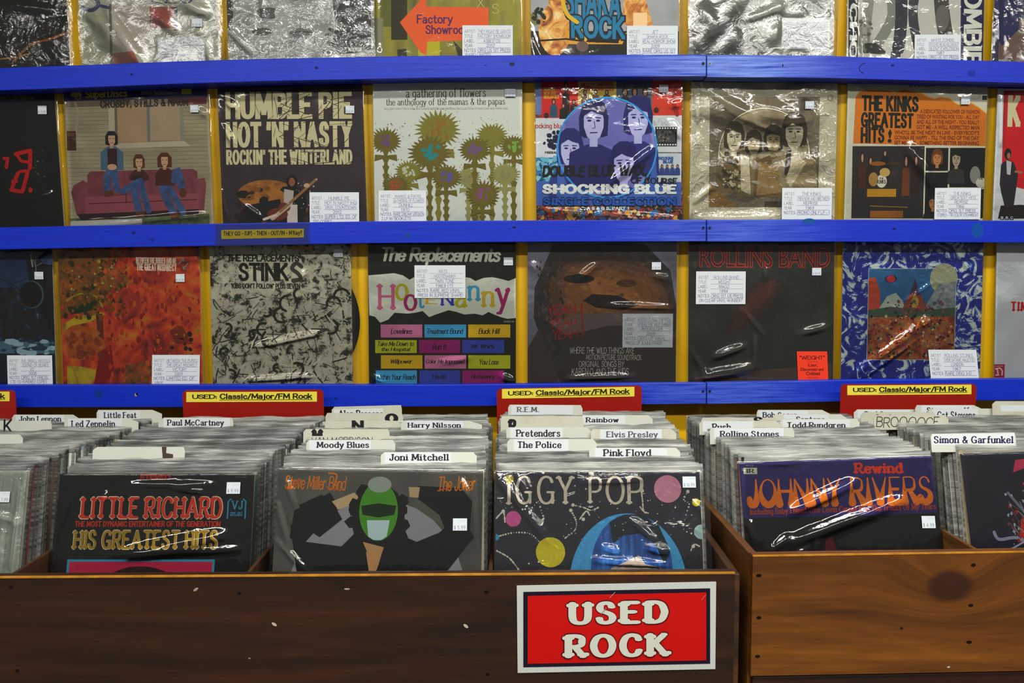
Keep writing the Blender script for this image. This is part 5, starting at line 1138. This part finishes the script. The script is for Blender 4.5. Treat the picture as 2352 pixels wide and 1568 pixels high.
# dots record
r = front_rec('navy record with cream tall capitals, coloured dots and a big blue disc', (1139,1083), (1607,1083), .315, 'navy_print'); c = r.c; fC = r
c.e(1437, 1335, 132, 158, '#3c8cc0', 60); c.e(1446, 1300, 92, 122, 'blue_streak', 40); c.p([(1398,1196),(1430,1180),(1470,1179),(1510,1204),(1534,1262),(1520,1290),(1500,1246),(1466,1222),(1430,1226),(1404,1244)], '#10242c'); c.p([(1380,1330),(1400,1298),(1432,1284),(1462,1270),(1478,1290),(1512,1296),(1524,1330),(1516,1440),(1390,1440)], '#a8968a'); c.e(1498, 1302, 11, 6, '#6c8c9c');
CR = '#b7af9e'
for ch, x0, y0, x1, y1 in [('I',1162,1106,1176,1158),('G',1184,1092,1222,1157),('G',1233,1092,1274,1157),('Y',1276,1092,1320,1157),('P',1348,1094,1382,1155),('O',1390,1092,1434,1157),('P',1436,1092,1477,1157)]: c.t(ch, x0, y0, x1, y1, CR, 'serif', grow=.018)
c.e(1248, 1083, 3, 5, CR); c.e(1358, 1087, 6, 5, CR); c.l([(1474,1155),(1474,1170),(1468,1162)], 2.5, CR, smooth=True); c.e(1474, 1126, 4, 4, CR)
for x, y, q, col in [(1170,1100,9.5,'#a8a014'),(1179,1189,17.5,'#b64a84'),(1263,1263,33,'#b8aa10'),(1532,1122,31,'#b8788c'),(1596,1152,9,'#b8a820'),(1605,1218,16,'#86a8a8'),(1140,1230,7,'#2c7cb8')]: c.e(x, y, q, q, col, 36)
rnd = random.Random(5)
def chain(pts, n=14, big=2.4):
    P = smooth_pts(pts, 12)
    for i in range(0, len(P), max(1, len(P)//n)): q = rnd.uniform(.9, big); c.e(P[i][0], P[i][1], q, q, '#b8b4a4', 7, step=(i == 0))
for pts in ([(1148,1227),(1180,1220),(1216,1222),(1238,1240)], [(1200,1168),(1222,1164),(1236,1150),(1242,1170),(1248,1188),(1244,1202)], [(1310,1170),(1322,1195),(1318,1215),(1296,1232)], [(1315,1158),(1340,1164),(1356,1170),(1372,1164)], [(1142,1260),(1170,1276),(1190,1300)], [(1578,1128),(1568,1146),(1580,1156),(1572,1180),(1566,1212),(1590,1224)], [(1214,1288),(1236,1284)], [(1320,1115),(1345,1122)], [(1330,1190),(1345,1172),(1352,1180)], [(1472,1130),(1474,1150),(1476,1172),(1486,1176)], [(1140,1188),(1156,1174),(1160,1196)], [(1600,1250),(1588,1246),(1580,1260)]): chain(pts)
for x, y in ((1310,1170),(1315,1158),(1338,1190),(1578,1128),(1156,1172),(1586,1250)): c.e(x, y, 4, 4, '#b8b4a4', 12)
c.specks(1145, 1140, 1600, 1240, 40, .8, 2, ['#b8b4a4'], 5); c.l([(1296,1140),(1318,1132),(1320,1128),(1300,1134)], 2, '#b8b4a4')
r.price(1566, 1094, 1596, 1119, '$ 16.99')
r.cover(); r.sheet('crinkle', [(1150,1098,1200,1160,10,6),(1195,1092,1215,1140,8,5),(1200,1160,1260,1240,10,3.5),(1450,1190,1500,1240,8,4),(1480,1250,1530,1262,9,4.5),(1360,1278,1530,1290,7,4),(1590,1150,1640,1195,7,3.5),(1380,1250,1420,1262,7,3.5),(1330,1105,1480,1098,8,3)], seed=34, mr=.015, amp=.001)
# purple record
r = front_rec('purple record with drooping orange psychedelic capitals and a red slab word', (1697,1062), (2139,1046), .315, '#191816'); c = r.c; fD = r
c.p([(1680,1060),(2160,1040),(2170,1174),(1690,1192)], '#2a2450')
c.r(1707, 1074, 1738, 1088, '#a4a68c', step=True); c.t('IR', 1712, 1076, 1733, 1086, '#26263c', 'slab'); c.t('LP-12', 1714, 1067, 1730, 1070, '#8c8c9c', 'sans')
c.t('Rewind', 1958, 1062, 2074, 1088, '#b4301c', 'slab', grow=.02, dy=1)
c.t('JOHNNY RIVERS', 1711, 1100, 2136, 1166, '#bc5e14', 'drip', grow=.01, dy=8)
c.t('Including Baby I Need Your Lovin Carpet Man The Tracks Of My Tears', 1716, 1166, 2140, 1184, '#8c3420', 'slab', dy=13)
c.p([(1690,1188),(2170,1176),(2170,1560),(1700,1560)], '#1c1b18'); c.p([(1885,1236),(1900,1228),(1910,1260),(1880,1280)], '#4a1c24')
r.price(2103, 1182, 2133, 1209, '$ 4.99')
r.cover(); r.sheet('mid', [(1800,1178,1960,1105,13,5.5),(1790,1246,2060,1148,15,7),(1745,1058,1830,1058,10,5),(1705,1080,1700,1200,8,4),(1712,1190,1730,1250,9,4),(1760,1260,1800,1225,7,3.5),(1860,1262,1870,1235,7,3.5),(2138,1070,2160,1230,6,3.5),(1810,1270,1850,1250,6,3)], seed=35, mr=.011)
# right bin
r = front_rec('dark navy record with red streaks at the front of the rightmost bin', (2205,1042), (2645,1028), .315, 'navy_print'); c = r.c; fE = r
c.p([(2330,1056),(2380,1050),(2380,1064),(2322,1084)], '#a8324c'); c.p([(2346,1104),(2400,1100),(2400,1112),(2340,1112)], '#a8324c'); c.l([(2344,1068),(2356,1056)], 10, '#a8324c')
c.p([(2320,1240),(2330,1190),(2352,1170),(2420,1180),(2400,1260),(2340,1238)], '#a82a24'); c.l([(2306,1130),(2352,1190)], 6, '#5c6470'); c.l([(2266,1218),(2276,1234),(2312,1230),(2340,1240)], 7, '#7c7c94', smooth=True); c.specks(2300, 1120, 2352, 1250, 30, 2, 7, ['#5c3c44', '#8c8c94', '#8c2420'], 3, asp=.7); c.strokes(2305, 1150, 2352, 1220, 12, 20, 50, 1, 2.5, ['#8c8c90', '#6c4044'], 4, ang=1.0, spread=.4); c.l([(2300,1256),(2330,1240),(2352,1258)], 4, '#8c8cb0')
r.cover(); r.sheet('calm', [(2208,1060,2220,1250,5,2.5)], seed=36)

# ---------------------------------------------------------------- the packed records behind them
def milky():
    m = bpy.data.materials.new('polythene_bag_stack'); m.use_nodes = True
    N, L = m.node_tree.nodes, m.node_tree.links
    b = N['Principled BSDF']; out = N['Material Output']
    oi = N.new('ShaderNodeObjectInfo')
    v = coords(N, L, (5, 3, 90)); n = N.new('ShaderNodeTexNoise'); n.inputs['Scale'].default_value = 3; n.inputs['Detail'].default_value = 4
    L.new(v, n.inputs['Vector'])
    r = ramp(N, [(0.3, '#4a4c4b'), (0.5, '#777976'), (0.72, '#a6a8a3')])
    ad = N.new('ShaderNodeMath'); ad.operation = 'MULTIPLY_ADD'; ad.inputs[1].default_value = .34; L.new(oi.outputs['Random'], ad.inputs[0])
    sb = N.new('ShaderNodeMath'); sb.operation = 'SUBTRACT'; sb.inputs[1].default_value = .17
    L.new(n.outputs['Fac'], ad.inputs[2]); L.new(ad.outputs[0], sb.inputs[0]); L.new(sb.outputs[0], r.inputs['Fac'])
    L.new(r.outputs[0], b.inputs['Base Color'])
    b.inputs['Roughness'].default_value = .22; b.inputs['Specular IOR Level'].default_value = .6
    tr = N.new('ShaderNodeBsdfTransparent'); mx = N.new('ShaderNodeMixShader'); mx.inputs[0].default_value = .62
    L.new(tr.outputs[0], mx.inputs[1]); L.new(b.outputs[0], mx.inputs[2]); L.new(mx.outputs[0], out.inputs['Surface'])
    bp = N.new('ShaderNodeBump'); bp.inputs['Strength'].default_value = .4; bp.inputs['Distance'].default_value = .003
    L.new(n.outputs['Fac'], bp.inputs['Height']); L.new(bp.outputs[0], b.inputs['Normal'])
    return m
MILK = milky()
HB = .315
JC = ['#1c1c1e','#a59c84','#7c7c78','#3c2c22','#26304a','#aeb0a8','#5c2420','#8c7c58','#2c3a30','#b8b6aa','#463c34','#101014','#6c7884','#9a8a6c']
def bag_mesh(seed):
    rnd = random.Random(seed)
    mb = MB()
    w, T = .3125, rnd.choice([.003, .0034, .004])
    mb.box(-w/2, -T/2, 0, w/2, T/2, HB-.008+rnd.uniform(-.002, .0015), noise_mat('jacket_'+str(seed % len(JC)), [(0.3, JC[seed % len(JC)]), (0.7, JC[seed % len(JC)])], 20))
    n = 22; ph = rnd.uniform(0, 6); wl = rnd.uniform(2.0, 4.5); lf = rnd.uniform(-.0016, .0016)
    W = .3125/2+rnd.uniform(.003, .0065)
    V, Fc = [], []
    for side in (-1, 1):
        for j, (z, k) in enumerate([(0.0, 1), (.22, 1), (HB-.014, 1), (HB-.004, 1), (HB+.0015, 1.0)]):
            for i in range(n):
                u = i/(n-1); x = -W+2*W*u
                e = max(0, abs(x)-w/2)/(W-w/2)
                y = side*(T/2+.0007)*(1-.9*e)
                zz = z
                if j == 4:
                    zz += .0016*math.sin(u*6.28*wl+ph+side)+rnd.uniform(-.0006, .0006)-(.004 if side < 0 and seed % 3 == 0 else 0)
                    y += lf+.0009*math.sin(u*6.28*wl*.7+ph*2)
                elif j: y += .0003*math.sin(u*6.28*wl+ph+j)
                V.append((x, y, zz))
    for sd in range(2):
        o = sd*5*n
        for j in range(4):
            for i in range(n-1): Fc.append((o+j*n+i, o+j*n+i+1, o+(j+1)*n+i+1, o+(j+1)*n+i))
    for j in range(4):
        for i in (0, n-1): Fc.append((j*n+i, (j+1)*n+i, 5*n+(j+1)*n+i, 5*n+j*n+i))
    mb.add(V, Fc, MILK)
    me = mb.mesh('record_album', True)
    return me
BAGS = [bag_mesh(i) for i in range(28)]
#      name, front record, count, rear (xL, xR, y) at rear depth, label
BINS = [('L', fL, 40, (-16, 357, 963), 'record in a clear bag packed upright behind the pale grey-green front record'),
        ('A', fA, 43, (374, 741, 958), 'record in a clear bag packed upright behind the black front record with red lettering'),
        ('B', fB, 48, (752, 1123, 955), 'record in a clear bag packed upright behind the charcoal front record with green face'),
        ('C', fC, 50, (1146, 1524, 947), 'record in a clear bag packed upright behind the navy front record with coloured dots'),
        ('D', fD, 45, (1570, 1948, 955), 'record in a clear bag packed upright behind the purple front record with orange lettering'),
        ('E', fE, 42, (2006, 2384, 953), 'record in a clear bag packed upright behind the dark navy front record at right')]
GRP = {'L': 'packed records of the leftmost bin', 'A': 'packed records of the second bin', 'B': 'packed records of the third bin', 'C': 'packed records of the fourth bin', 'D': 'packed records of the fifth bin', 'E': 'packed records of the rightmost bin'}
YR = 1.772
STACK = {}
src = {}
for bi, (nm, fr, n, (rx0, rx1, ry), lab) in enumerate(BINS):
    rnd = random.Random(100+bi)
    xa, za = fr.root.location.x, None
    ftop = fr.root.location + fr.rot @ Vector((0, 0, fr.H))
    b0, b1 = at(rx0, ry, YR), at(rx1, ry, YR)
    rc = (b0+b1)/2
    rows = []
    for i in range(n):
        t = (i+1)/n
        Y = ftop.y + .010 + (YR-ftop.y-.010)*i/(n-1)
        lean = LEAN_F+(LEAN_R-LEAN_F)*(i/(n-1))
        wig = .004*math.sin(i*.35+bi)+rnd.uniform(-.0022, .0022)
        # the tops rise gently to the back
        zt = ftop.z+.007 + (rc.z-ftop.z-.007)*(t**.9) + rnd.uniform(-.0022, .0016)
        xc = ftop.x + .002 + (rc.x-ftop.x)*t + wig - (.010*min(1, t*8) if nm == 'E' else 0)
        hh = (zt-ZF-.0008)/math.cos(lean)
        rows.append(dict(Y=Y, lean=lean, z=zt, x=xc, h=hh))
    STACK[nm] = rows
    for i, q in enumerate(rows):
        me = BAGS[(i*5+bi*7+rnd.randrange(3)) % len(BAGS)]
        if nm not in src:
            o = src[nm] = link('record_album', me)
            tag(o, lab, 'record', GRP[nm])
        else:
            o = src[nm].copy(); o.data = me; COL.objects.link(o)
        R = Matrix.Rotation(rnd.uniform(-.007, .007), 3, 'Y') @ Matrix.Rotation(-q['lean'], 3, 'X')
        S = Matrix.Diagonal((1, 1, q['h']/HB)).to_4x4()
        yb = q['Y']-math.sin(q['lean'])*q['h']
        o.matrix_world = Matrix.Translation((q['x'], yb, ZF+.0008+.0005)) @ R.to_4x4() @ S

# ---------------------------------------------------------------- divider cards with names
CARD = noise_mat('divider_plastic', [(0.3, '#adb0a6'), (0.7, '#b8bab0')], 8, mrough=.35, spec=.4)
CARD_OLD = noise_mat('divider_plastic_aged', [(0.25, '#9c937a'), (0.4, '#a9a898'), (0.7, '#b6b7aa')], 14, 4, mrough=.4, spec=.4)
def ray_local(rot, org, px, py):
    d = RCAM @ Vector(((px-1176.0)/F, -(py-784.0)/F, -1.0))
    o = rot.transposed() @ (CAM-org); v = rot.transposed() @ d
    k = -o.y/v.y
    return (o.x+v.x*k, o.z+v.z*k)
USED = {k: set() for k in STACK}
def divider(bn, x0, x1, y0, yb, label, texts=(), lab=None, slope=(5, 14), mat=None, dy=0.0, extra=None):
    """A plastic divider whose tab spans x0..x1 and tops out at y0 in the photograph; yb: where the records in front hide it."""
    rows = STACK[bn]; yb += 3
    ys = [screen((q['x'], q['Y'], q['z']))[1] for q in rows]
    order = sorted(range(len(rows)-1), key=lambda i: abs(ys[i]-yb))
    i = next(k for k in order if k not in USED[bn])
    USED[bn].add(i)
    a, b = rows[i], rows[min(i+1, len(rows)-1)]
    Y = (a['Y']+b['Y'])/2; lean = (a['lean']+b['lean'])/2; z = (a['z']+b['z'])/2; x = (a['x']+b['x'])/2
    h = (z-ZF)/math.cos(lean)
    rot = Matrix.Rotation(-lean, 3, 'X')
    org = Vector((x, Y-math.sin(lean)*h, ZF+.001))
    m = mat or CARD
    f = lambda px, py: ray_local(rot, org, px, py)
    W = .157; hb = h-.012
    tl, tr = f(x0+slope[0], y0), f(x1-slope[1], y0-dy)
    l1, r1 = f(x0, y0+7), f(x1, y0+9-dy)
    Wl, Wr = -W, W
    out = [(Wl, 0), (Wr, 0), (Wr, hb), (r1[0], hb), r1, tr, tl, l1, (l1[0], hb), (Wl, hb)]
    P = []
    for q in out:
        if not P or math.dist(P[-1], q) > 1e-4: P.append(q)
    mb = MB(); mb.prism(P, -.0006, .0006, m)
    o = mb.obj('divider_card', None, Matrix.Translation(org) @ rot.to_4x4())
    tag(o, label, 'divider', 'white divider cards between the records')
    if lab or texts:
        pm = MB()
        c = Canvas(f, -.00075)
        if lab:
            pm.prism([f(lab[0], lab[3]), f(lab[2], lab[3]), f(lab[2], lab[1]-dy*.7), f(lab[0], lab[1])], -.00075, -.00062, ink('#bcc0c4'))
        for tx in texts: c.t(*tx[:5], tx[5] if len(tx) > 5 else '#202026', tx[6] if len(tx) > 6 else 'slab', **(tx[7] if len(tx) > 7 else {}))
        if extra: extra(c)
        for k, mt in enumerate(c.mb.mats): pm.slot(mt)
        ov = len(pm.v); rm = [pm.mats.index(mt) for mt in c.mb.mats]
        pm.v += c.mb.v; pm.f += [tuple(i_+ov for i_ in q) for q in c.mb.f]; pm.mi += [rm[i_] for i_ in c.mb.mi]
        pm.obj('name_label' if lab else 'lettering', o, o.matrix_world)
    return o
BK, GY = '#1a1a20', '#4c4e54'
# leftmost bin
divider('L', 222, 372, 941, 958, 'white name divider standing highest at the back of the leftmost bin', [('Little Feat', 238, 946, 314, 960)], (226, 943, 322, 966), slope=(4, 22))
divider('L', 28, 182, 952, 968, 'white name divider at the back left of the leftmost bin, beside the red header', [('John Lennon', 44, 955, 142, 968)], (36, 952, 148, 976))
divider('L', 148, 318, 960, 980, 'white name divider in the leftmost bin, its long two-word name half hidden', [('Led Zeppelin', 163, 965, 266, 985)], (156, 961, 280, 988), slope=(6, 24))
divider('L', -40, 119, 966, 988, 'white divider with part of one thick hand-drawn black letter in the leftmost bin', [('K', 8, 962, 30, 996, BK, 'marker')], None, slope=(2, 3))
divider('L', -60, 53, 997, 1019, 'blank white divider nearest the front of the leftmost bin', slope=(3, 8))
# second bin
divider('A', 364, 536, 959, 978, 'white name divider at the back left of the second bin, long two-word name', [('Paul McCartney', 383, 963, 515, 981)], (376, 960, 528, 984), slope=(14, 3))
divider('A', 214, 425, 1026, 1050, 'white divider with a dark worn gap and no name in the second bin', slope=(10, 3), extra=lambda c: (c.p([(372,1026),(383,1026),(382,1040),(398,1043),(398,1052),(374,1052)], '#3c3228')), texts=((' ', 300, 1000, 301, 1001),))
# third bin
divider('B', 762, 923, 934, 950, 'yellowed name divider tallest at the back of the third bin, name cut off below', [('Alan Parsons', 776, 941, 880, 959)], (766, 940, 880, 962), dy=4, slope=(6, 2), mat=CARD_OLD)
divider('B', 748, 926, 948, 966, 'yellowed divider with a fat black round letter at its right end, third bin', [('O', 884, 949, 915, 972, BK, 'cooper', dict(grow=.05))], None, slope=(4, 3), mat=CARD_OLD)
divider('B', 746, 924, 966, 984, 'yellowed divider with one bold black angular letter in its middle, third bin', [('N', 808, 965, 836, 988, BK, 'block', dict(grow=.03))], None, slope=(4, 14), mat=CARD_OLD)
divider('B', 921, 1107, 966, 986, 'white name divider at the back right of the third bin', [('Harry Nilsson', 935, 970, 1060, 985)], (934, 966, 1064, 988), slope=(6, 30))
divider('B', 697, 895, 985, 1006, 'yellowed divider with the two black peaks of a letter near its left end, third bin', [('M', 714, 985, 744, 1014, BK, 'cooper', dict(grow=.04))], None, slope=(6, 4), mat=CARD_OLD)
divider('B', 708, 910, 1001, 1009, 'yellowed divider with a hand-lettered name almost covered by the card in front', [('VAN MORRISON', 716, 1003, 856, 1020, BK, 'scrawl', dict(grow=.02))], None, slope=(6, 6), mat=CARD_OLD)
divider('B', 704, 908, 1010, 1033, 'white name divider in the third bin with chipped top, second divider from the front', [('Moody Blues', 726, 1014, 848, 1032)], (710, 1011, 852, 1034), slope=(7, 6))
divider('B', 875, 1095, 1038, 1062, 'white name divider nearest the front of the third bin', [('Joni Mitchell', 894, 1042, 1032, 1058)], (884, 1038, 1036, 1064), slope=(8, 8))
# fourth bin
divider('C', 1167, 1338, 929, 952, 'white divider with three dotted grey initials, tallest at the back of the fourth bin', [('R.E.M.', 1186, 934, 1238, 946, GY)], (1174, 930, 1316, 953), slope=(4, 4), dy=-1)
divider('C', 1336, 1499, 953, 974, 'white one-word divider at the back right of the fourth bin', [('Rainbow', 1344, 958, 1421, 970)], (1338, 954, 1436, 976), slope=(2, 10))
divider('C', 1150, 1340, 955, 984, 'yellowed divider with a thick black letter at its left end, fourth bin', [('P', 1166, 962, 1186, 992, BK, 'cooper', dict(grow=.05))], None, slope=(4, 4), mat=CARD_OLD)
divider('C', 1163, 1358, 981, 1005, 'white one-word divider at the left in the fourth bin, behind another white name card', [('Pretenders', 1184, 986, 1287, 1003)], (1172, 982, 1292, 1008), slope=(5, 10))
divider('C', 1357, 1553, 985, 1006, 'worn divider with a grey printed two-word name in the fourth bin', [('Elvis Presley', 1391, 990, 1511, 1008, GY)], (1378, 986, 1520, 1009), slope=(5, 12), mat=CARD_OLD)
divider('C', 1165, 1370, 1008, 1034, 'white two-word divider at the left in the fourth bin, left one of its front pair', [('The Police', 1188, 1013, 1290, 1029)], (1180, 1009, 1306, 1036), slope=(6, 8))
divider('C', 1353, 1562, 1028, 1050, 'white name divider nearest the front of the fourth bin, at its right', [('Pink Floyd', 1384, 1031, 1497, 1052)], (1366, 1029, 1532, 1056), slope=(6, 10))
# fifth bin
divider('D', 1738, 1906, 941, 956, 'white name divider tallest at the back of the fifth bin, name partly covered', [('Bob Seger', 1750, 946, 1830, 962)], (1744, 943, 1856, 964), slope=(3, 18))
divider('D', 1610, 1790, 959, 967, 'divider in the fifth bin showing only the black top of one letter', [('S', 1730, 957, 1752, 976, BK, 'cooper')], None, slope=(4, 4), mat=CARD_OLD)
divider('D', 1776, 1945, 951, 964, 'white one-word divider at the back right of the fifth bin', [('Santana', 1828, 956, 1896, 969)], (1800, 952, 1902, 972), slope=(4, 14))
divider('D', 1606, 1792, 966, 984, 'white one-word divider at the left of the fifth bin with an aged right half', [('Rush', 1634, 972, 1680, 988)], (1614, 967, 1730, 990), slope=(6, 10), mat=CARD_OLD)
divider('D', 1791, 1974, 962, 982, 'white two-word divider at the right of the fifth bin with a clean white label', [('Todd Rundgren', 1807, 969, 1943, 986)], (1798, 964, 1952, 990), slope=(4, 6), dy=1)
divider('D', 1630, 1824, 982, 1002, 'white two-word divider nearest the front of the fifth bin', [('Rolling Stones', 1652, 989, 1789, 1007)], (1640, 983, 1800, 1008), slope=(4, 4))
# rightmost bin
divider('E', 2102, 2256, 930, 938, 'white divider tallest at the back of the rightmost bin, only letter tops showing', [('Steppenwolf', 2128, 935, 2226, 952)], (2116, 931, 2232, 952), slope=(4, 20))
divider('E', 1961, 2132, 940, 947, 'white divider at the back left of the rightmost bin, in front of the red header', [('Rod Stewart', 1984, 944, 2082, 962)], (1970, 940, 2090, 962), slope=(8, 4))
divider('E', 2132, 2294, 938, 956, 'white two-word divider at the back right of the rightmost bin', [('Cat Stevens', 2152, 944, 2240, 962)], (2142, 939, 2246, 964), slope=(4, 14))
divider('E', 1977, 2150, 946, 958, 'aged divider with a hidden name just behind the hand-lettered one, rightmost bin', [('Bruce Springsteen', 2012, 951, 2096, 966, GY)], None, slope=(8, 6), mat=CARD_OLD)
divider('E', 2006, 2178, 953, 970, 'aged divider with a hand-lettered drawn-out name in thin black capitals, rightmost bin', [('BROOOOCE', 2012, 956, 2158, 982, BK, 'hand', dict(grow=-.005))], None, slope=(6, 8), mat=CARD_OLD)
divider('E', 2137, 2332, 996, 1026, 'white divider with a name joined by an ampersand, nearest the front of the rightmost bin', [('Simon & Garfunkel', 2144, 1001, 2328, 1018, '#1c1a3c')], (2140, 997, 2330, 1022), slope=(4, 3), dy=3)
divider('E', 2279, 2460, 921, 956, 'tall grey divider with a blank paper label at the far right of the bins', [(' ', 2300, 930, 2301, 931)], (2298, 930, 2440, 945), slope=(8, 8), mat=CARD_OLD)

# ---------------------------------------------------------------- red header cards at the back of the bins
RED = noise_mat('red_plastic_card', [(0.3, '#7c1005'), (0.7, '#8a1307')], 12, mrough=.3, spec=.5)
GRH = 'red header cards behind the bins'
def header(label, x0, x1, y0, ylab, lab, dy, dyl):
    Y = 1.7985
    def f(px, py): q = at(px, py, Y); return (q.x, q.z)
    a, b = f(x0, y0), f(x1, y0-dy)
    R = 10
    P = [(a[0], ZF+.002), (b[0], ZF+.002)]
    for k in range(7):
        th = k*math.pi/12; P.append(f(x1-R+R*math.cos(th), y0-dy+R-R*math.sin(th)))
    for k in range(7):
        th = math.pi/2+k*math.pi/12; P.append(f(x0+R+R*math.cos(th), y0+R-R*math.sin(th)))
    mb = MB(); mb.prism(P, Y, Y+.0018, RED)
    o = tag(mb.obj('header_card'), label, 'divider', GRH)
    pm = MB(); c = Canvas(f, Y-.0004)
    lx0, ly0, lx1, ly1 = lab
    pm.prism([f(lx0, ly1), f(lx1, ly1-dyl), f(lx1, ly0-dyl), f(lx0, ly0)], Y-.0004, Y-.0001, ink('#cdc144'))
    w = lx1-lx0; s_ = ly1-ly0
    X = lambda u: lx0+u*w
    YY = lambda u: -dyl*u
    c.t('USED:', X(.045), ly0+s_*.24+YY(.05), X(.235), ly0+s_*.70+YY(.05), '#22200c', 'sans', bold=.06, dy=dyl*.19, stem=.3)
    c.t('Classic/Major/FM Rock', X(.255), ly0+s_*.16+YY(.25), X(.965), ly0+s_*.86+YY(.25), '#22200c', 'sans', bold=.06, dy=dyl*.71, stem=.27)
    c.l([(X(.255), ly0+s_*.80+YY(.25)), (X(.965), ly0+s_*.80+YY(.965))], 1.4, '#22200c')
    for k, mt in enumerate(c.mb.mats): pm.slot(mt)
    ov = len(pm.v); rm = [pm.mats.index(mt) for mt in c.mb.mats]
    pm.v += c.mb.v; pm.f += [tuple(i_+ov for i_ in q) for q in c.mb.f]; pm.mi += [rm[i_] for i_ in c.mb.mi]
    pm.obj('name_label', o)['label'] = 'yellow paper label with black words'
    return o
header('red header card behind the leftmost bin, only its right end in view', -290, 35, 897, 0, (-275, 900, 22, 922), 1, 1)
header('red header card with yellow label behind the second bin', 419, 743, 896, 0, (428, 900, 728, 923), 2, 1)
header('red header card with yellow label behind the fourth bin, tallest over the white cards', 1141, 1474, 892, 0, (1153, 893, 1457, 915), 7, 5)
header('red header card with yellow label behind the rightmost bin', 1931, 2243, 882, 0, (1946, 885, 2231, 907), 1, 2)

# ---------------------------------------------------------------- sign on the dark crate
def sg(px, py):
    q = at(px, py-(px-1187)*.0195, CF-.0018); return (q.x, q.z)
mb = MB()
mb.prism([sg(1189,1545), sg(1643,1545), sg(1645,1345), sg(1187,1345)], CF-.0018, CF-.0003, ink('#a9adaa'))
c = Canvas(sg, CF-.0018); c.EPS = 4e-4; c.MOD = 170
c.r(1202, 1359, 1631, 1532, '#160f20'); c.r(1212, 1368, 1622, 1524, '#aa0c0a')
c.outl('USED', 1300, 1383, 1535, 1437, '#b3b5ab', '#3a0c14', 'cooper', g=.03, px=2.5); c.outl('ROCK', 1291, 1457, 1542, 1512, '#b3b5ab', '#3a0c14', 'cooper', g=.03, px=2.5)
c.l([(1380,1412),(1392,1398)], 1.2, '#7c6c70'); c.l([(1610,1384),(1620,1372)], 1.2, '#b05a50'); c.l([(1400,1374),(1412,1362)], 1.2, '#8c8c90')
for k, mt in enumerate(c.mb.mats): mb.slot(mt)
ov = len(mb.v); rm = [mb.mats.index(mt) for mt in c.mb.mats]
mb.v += c.mb.v; mb.f += [tuple(i_+ov for i_ in q) for q in c.mb.f]; mb.mi += [rm[i_] for i_ in c.mb.mi]
tag(mb.obj('sign'), 'red sign with white border reading USED ROCK on the dark crate', 'sign')

# ---------------------------------------------------------------- yellow note taped to the middle rail
YL = RAIL_Y-.0008
def yl(px, py): q = at(px, py, YL); return (q.x, q.z)
mb = MB(); mb.prism([yl(509,549), yl(698,545), yl(698,525), yl(508,528)], YL-.0003, YL, ink('#c6ac16'))
c = Canvas(yl, YL-.0003)
c.t("THEY GO - (UP) - THEN - OUT/IN - M'Kay?", 513, 531, 694, 544, '#1c1a08', 'block', dy=2.5)
for k, mt in enumerate(c.mb.mats): mb.slot(mt)
ov = len(mb.v); rm = [mb.mats.index(mt) for mt in c.mb.mats]
mb.v += c.mb.v; mb.f += [tuple(i_+ov for i_ in q) for q in c.mb.f]; mb.mi += [rm[i_] for i_ in c.mb.mi]
note = tag(mb.obj('taped_note'), 'small yellow note with black words taped to the middle blue rail', 'note')
tm = MB(); tm.prism([yl(495,565), yl(711,561), yl(711,511), yl(496,515)], YL-.0009, YL-.0005, FILMS['calm'])
tm.obj('clear_tape', note)
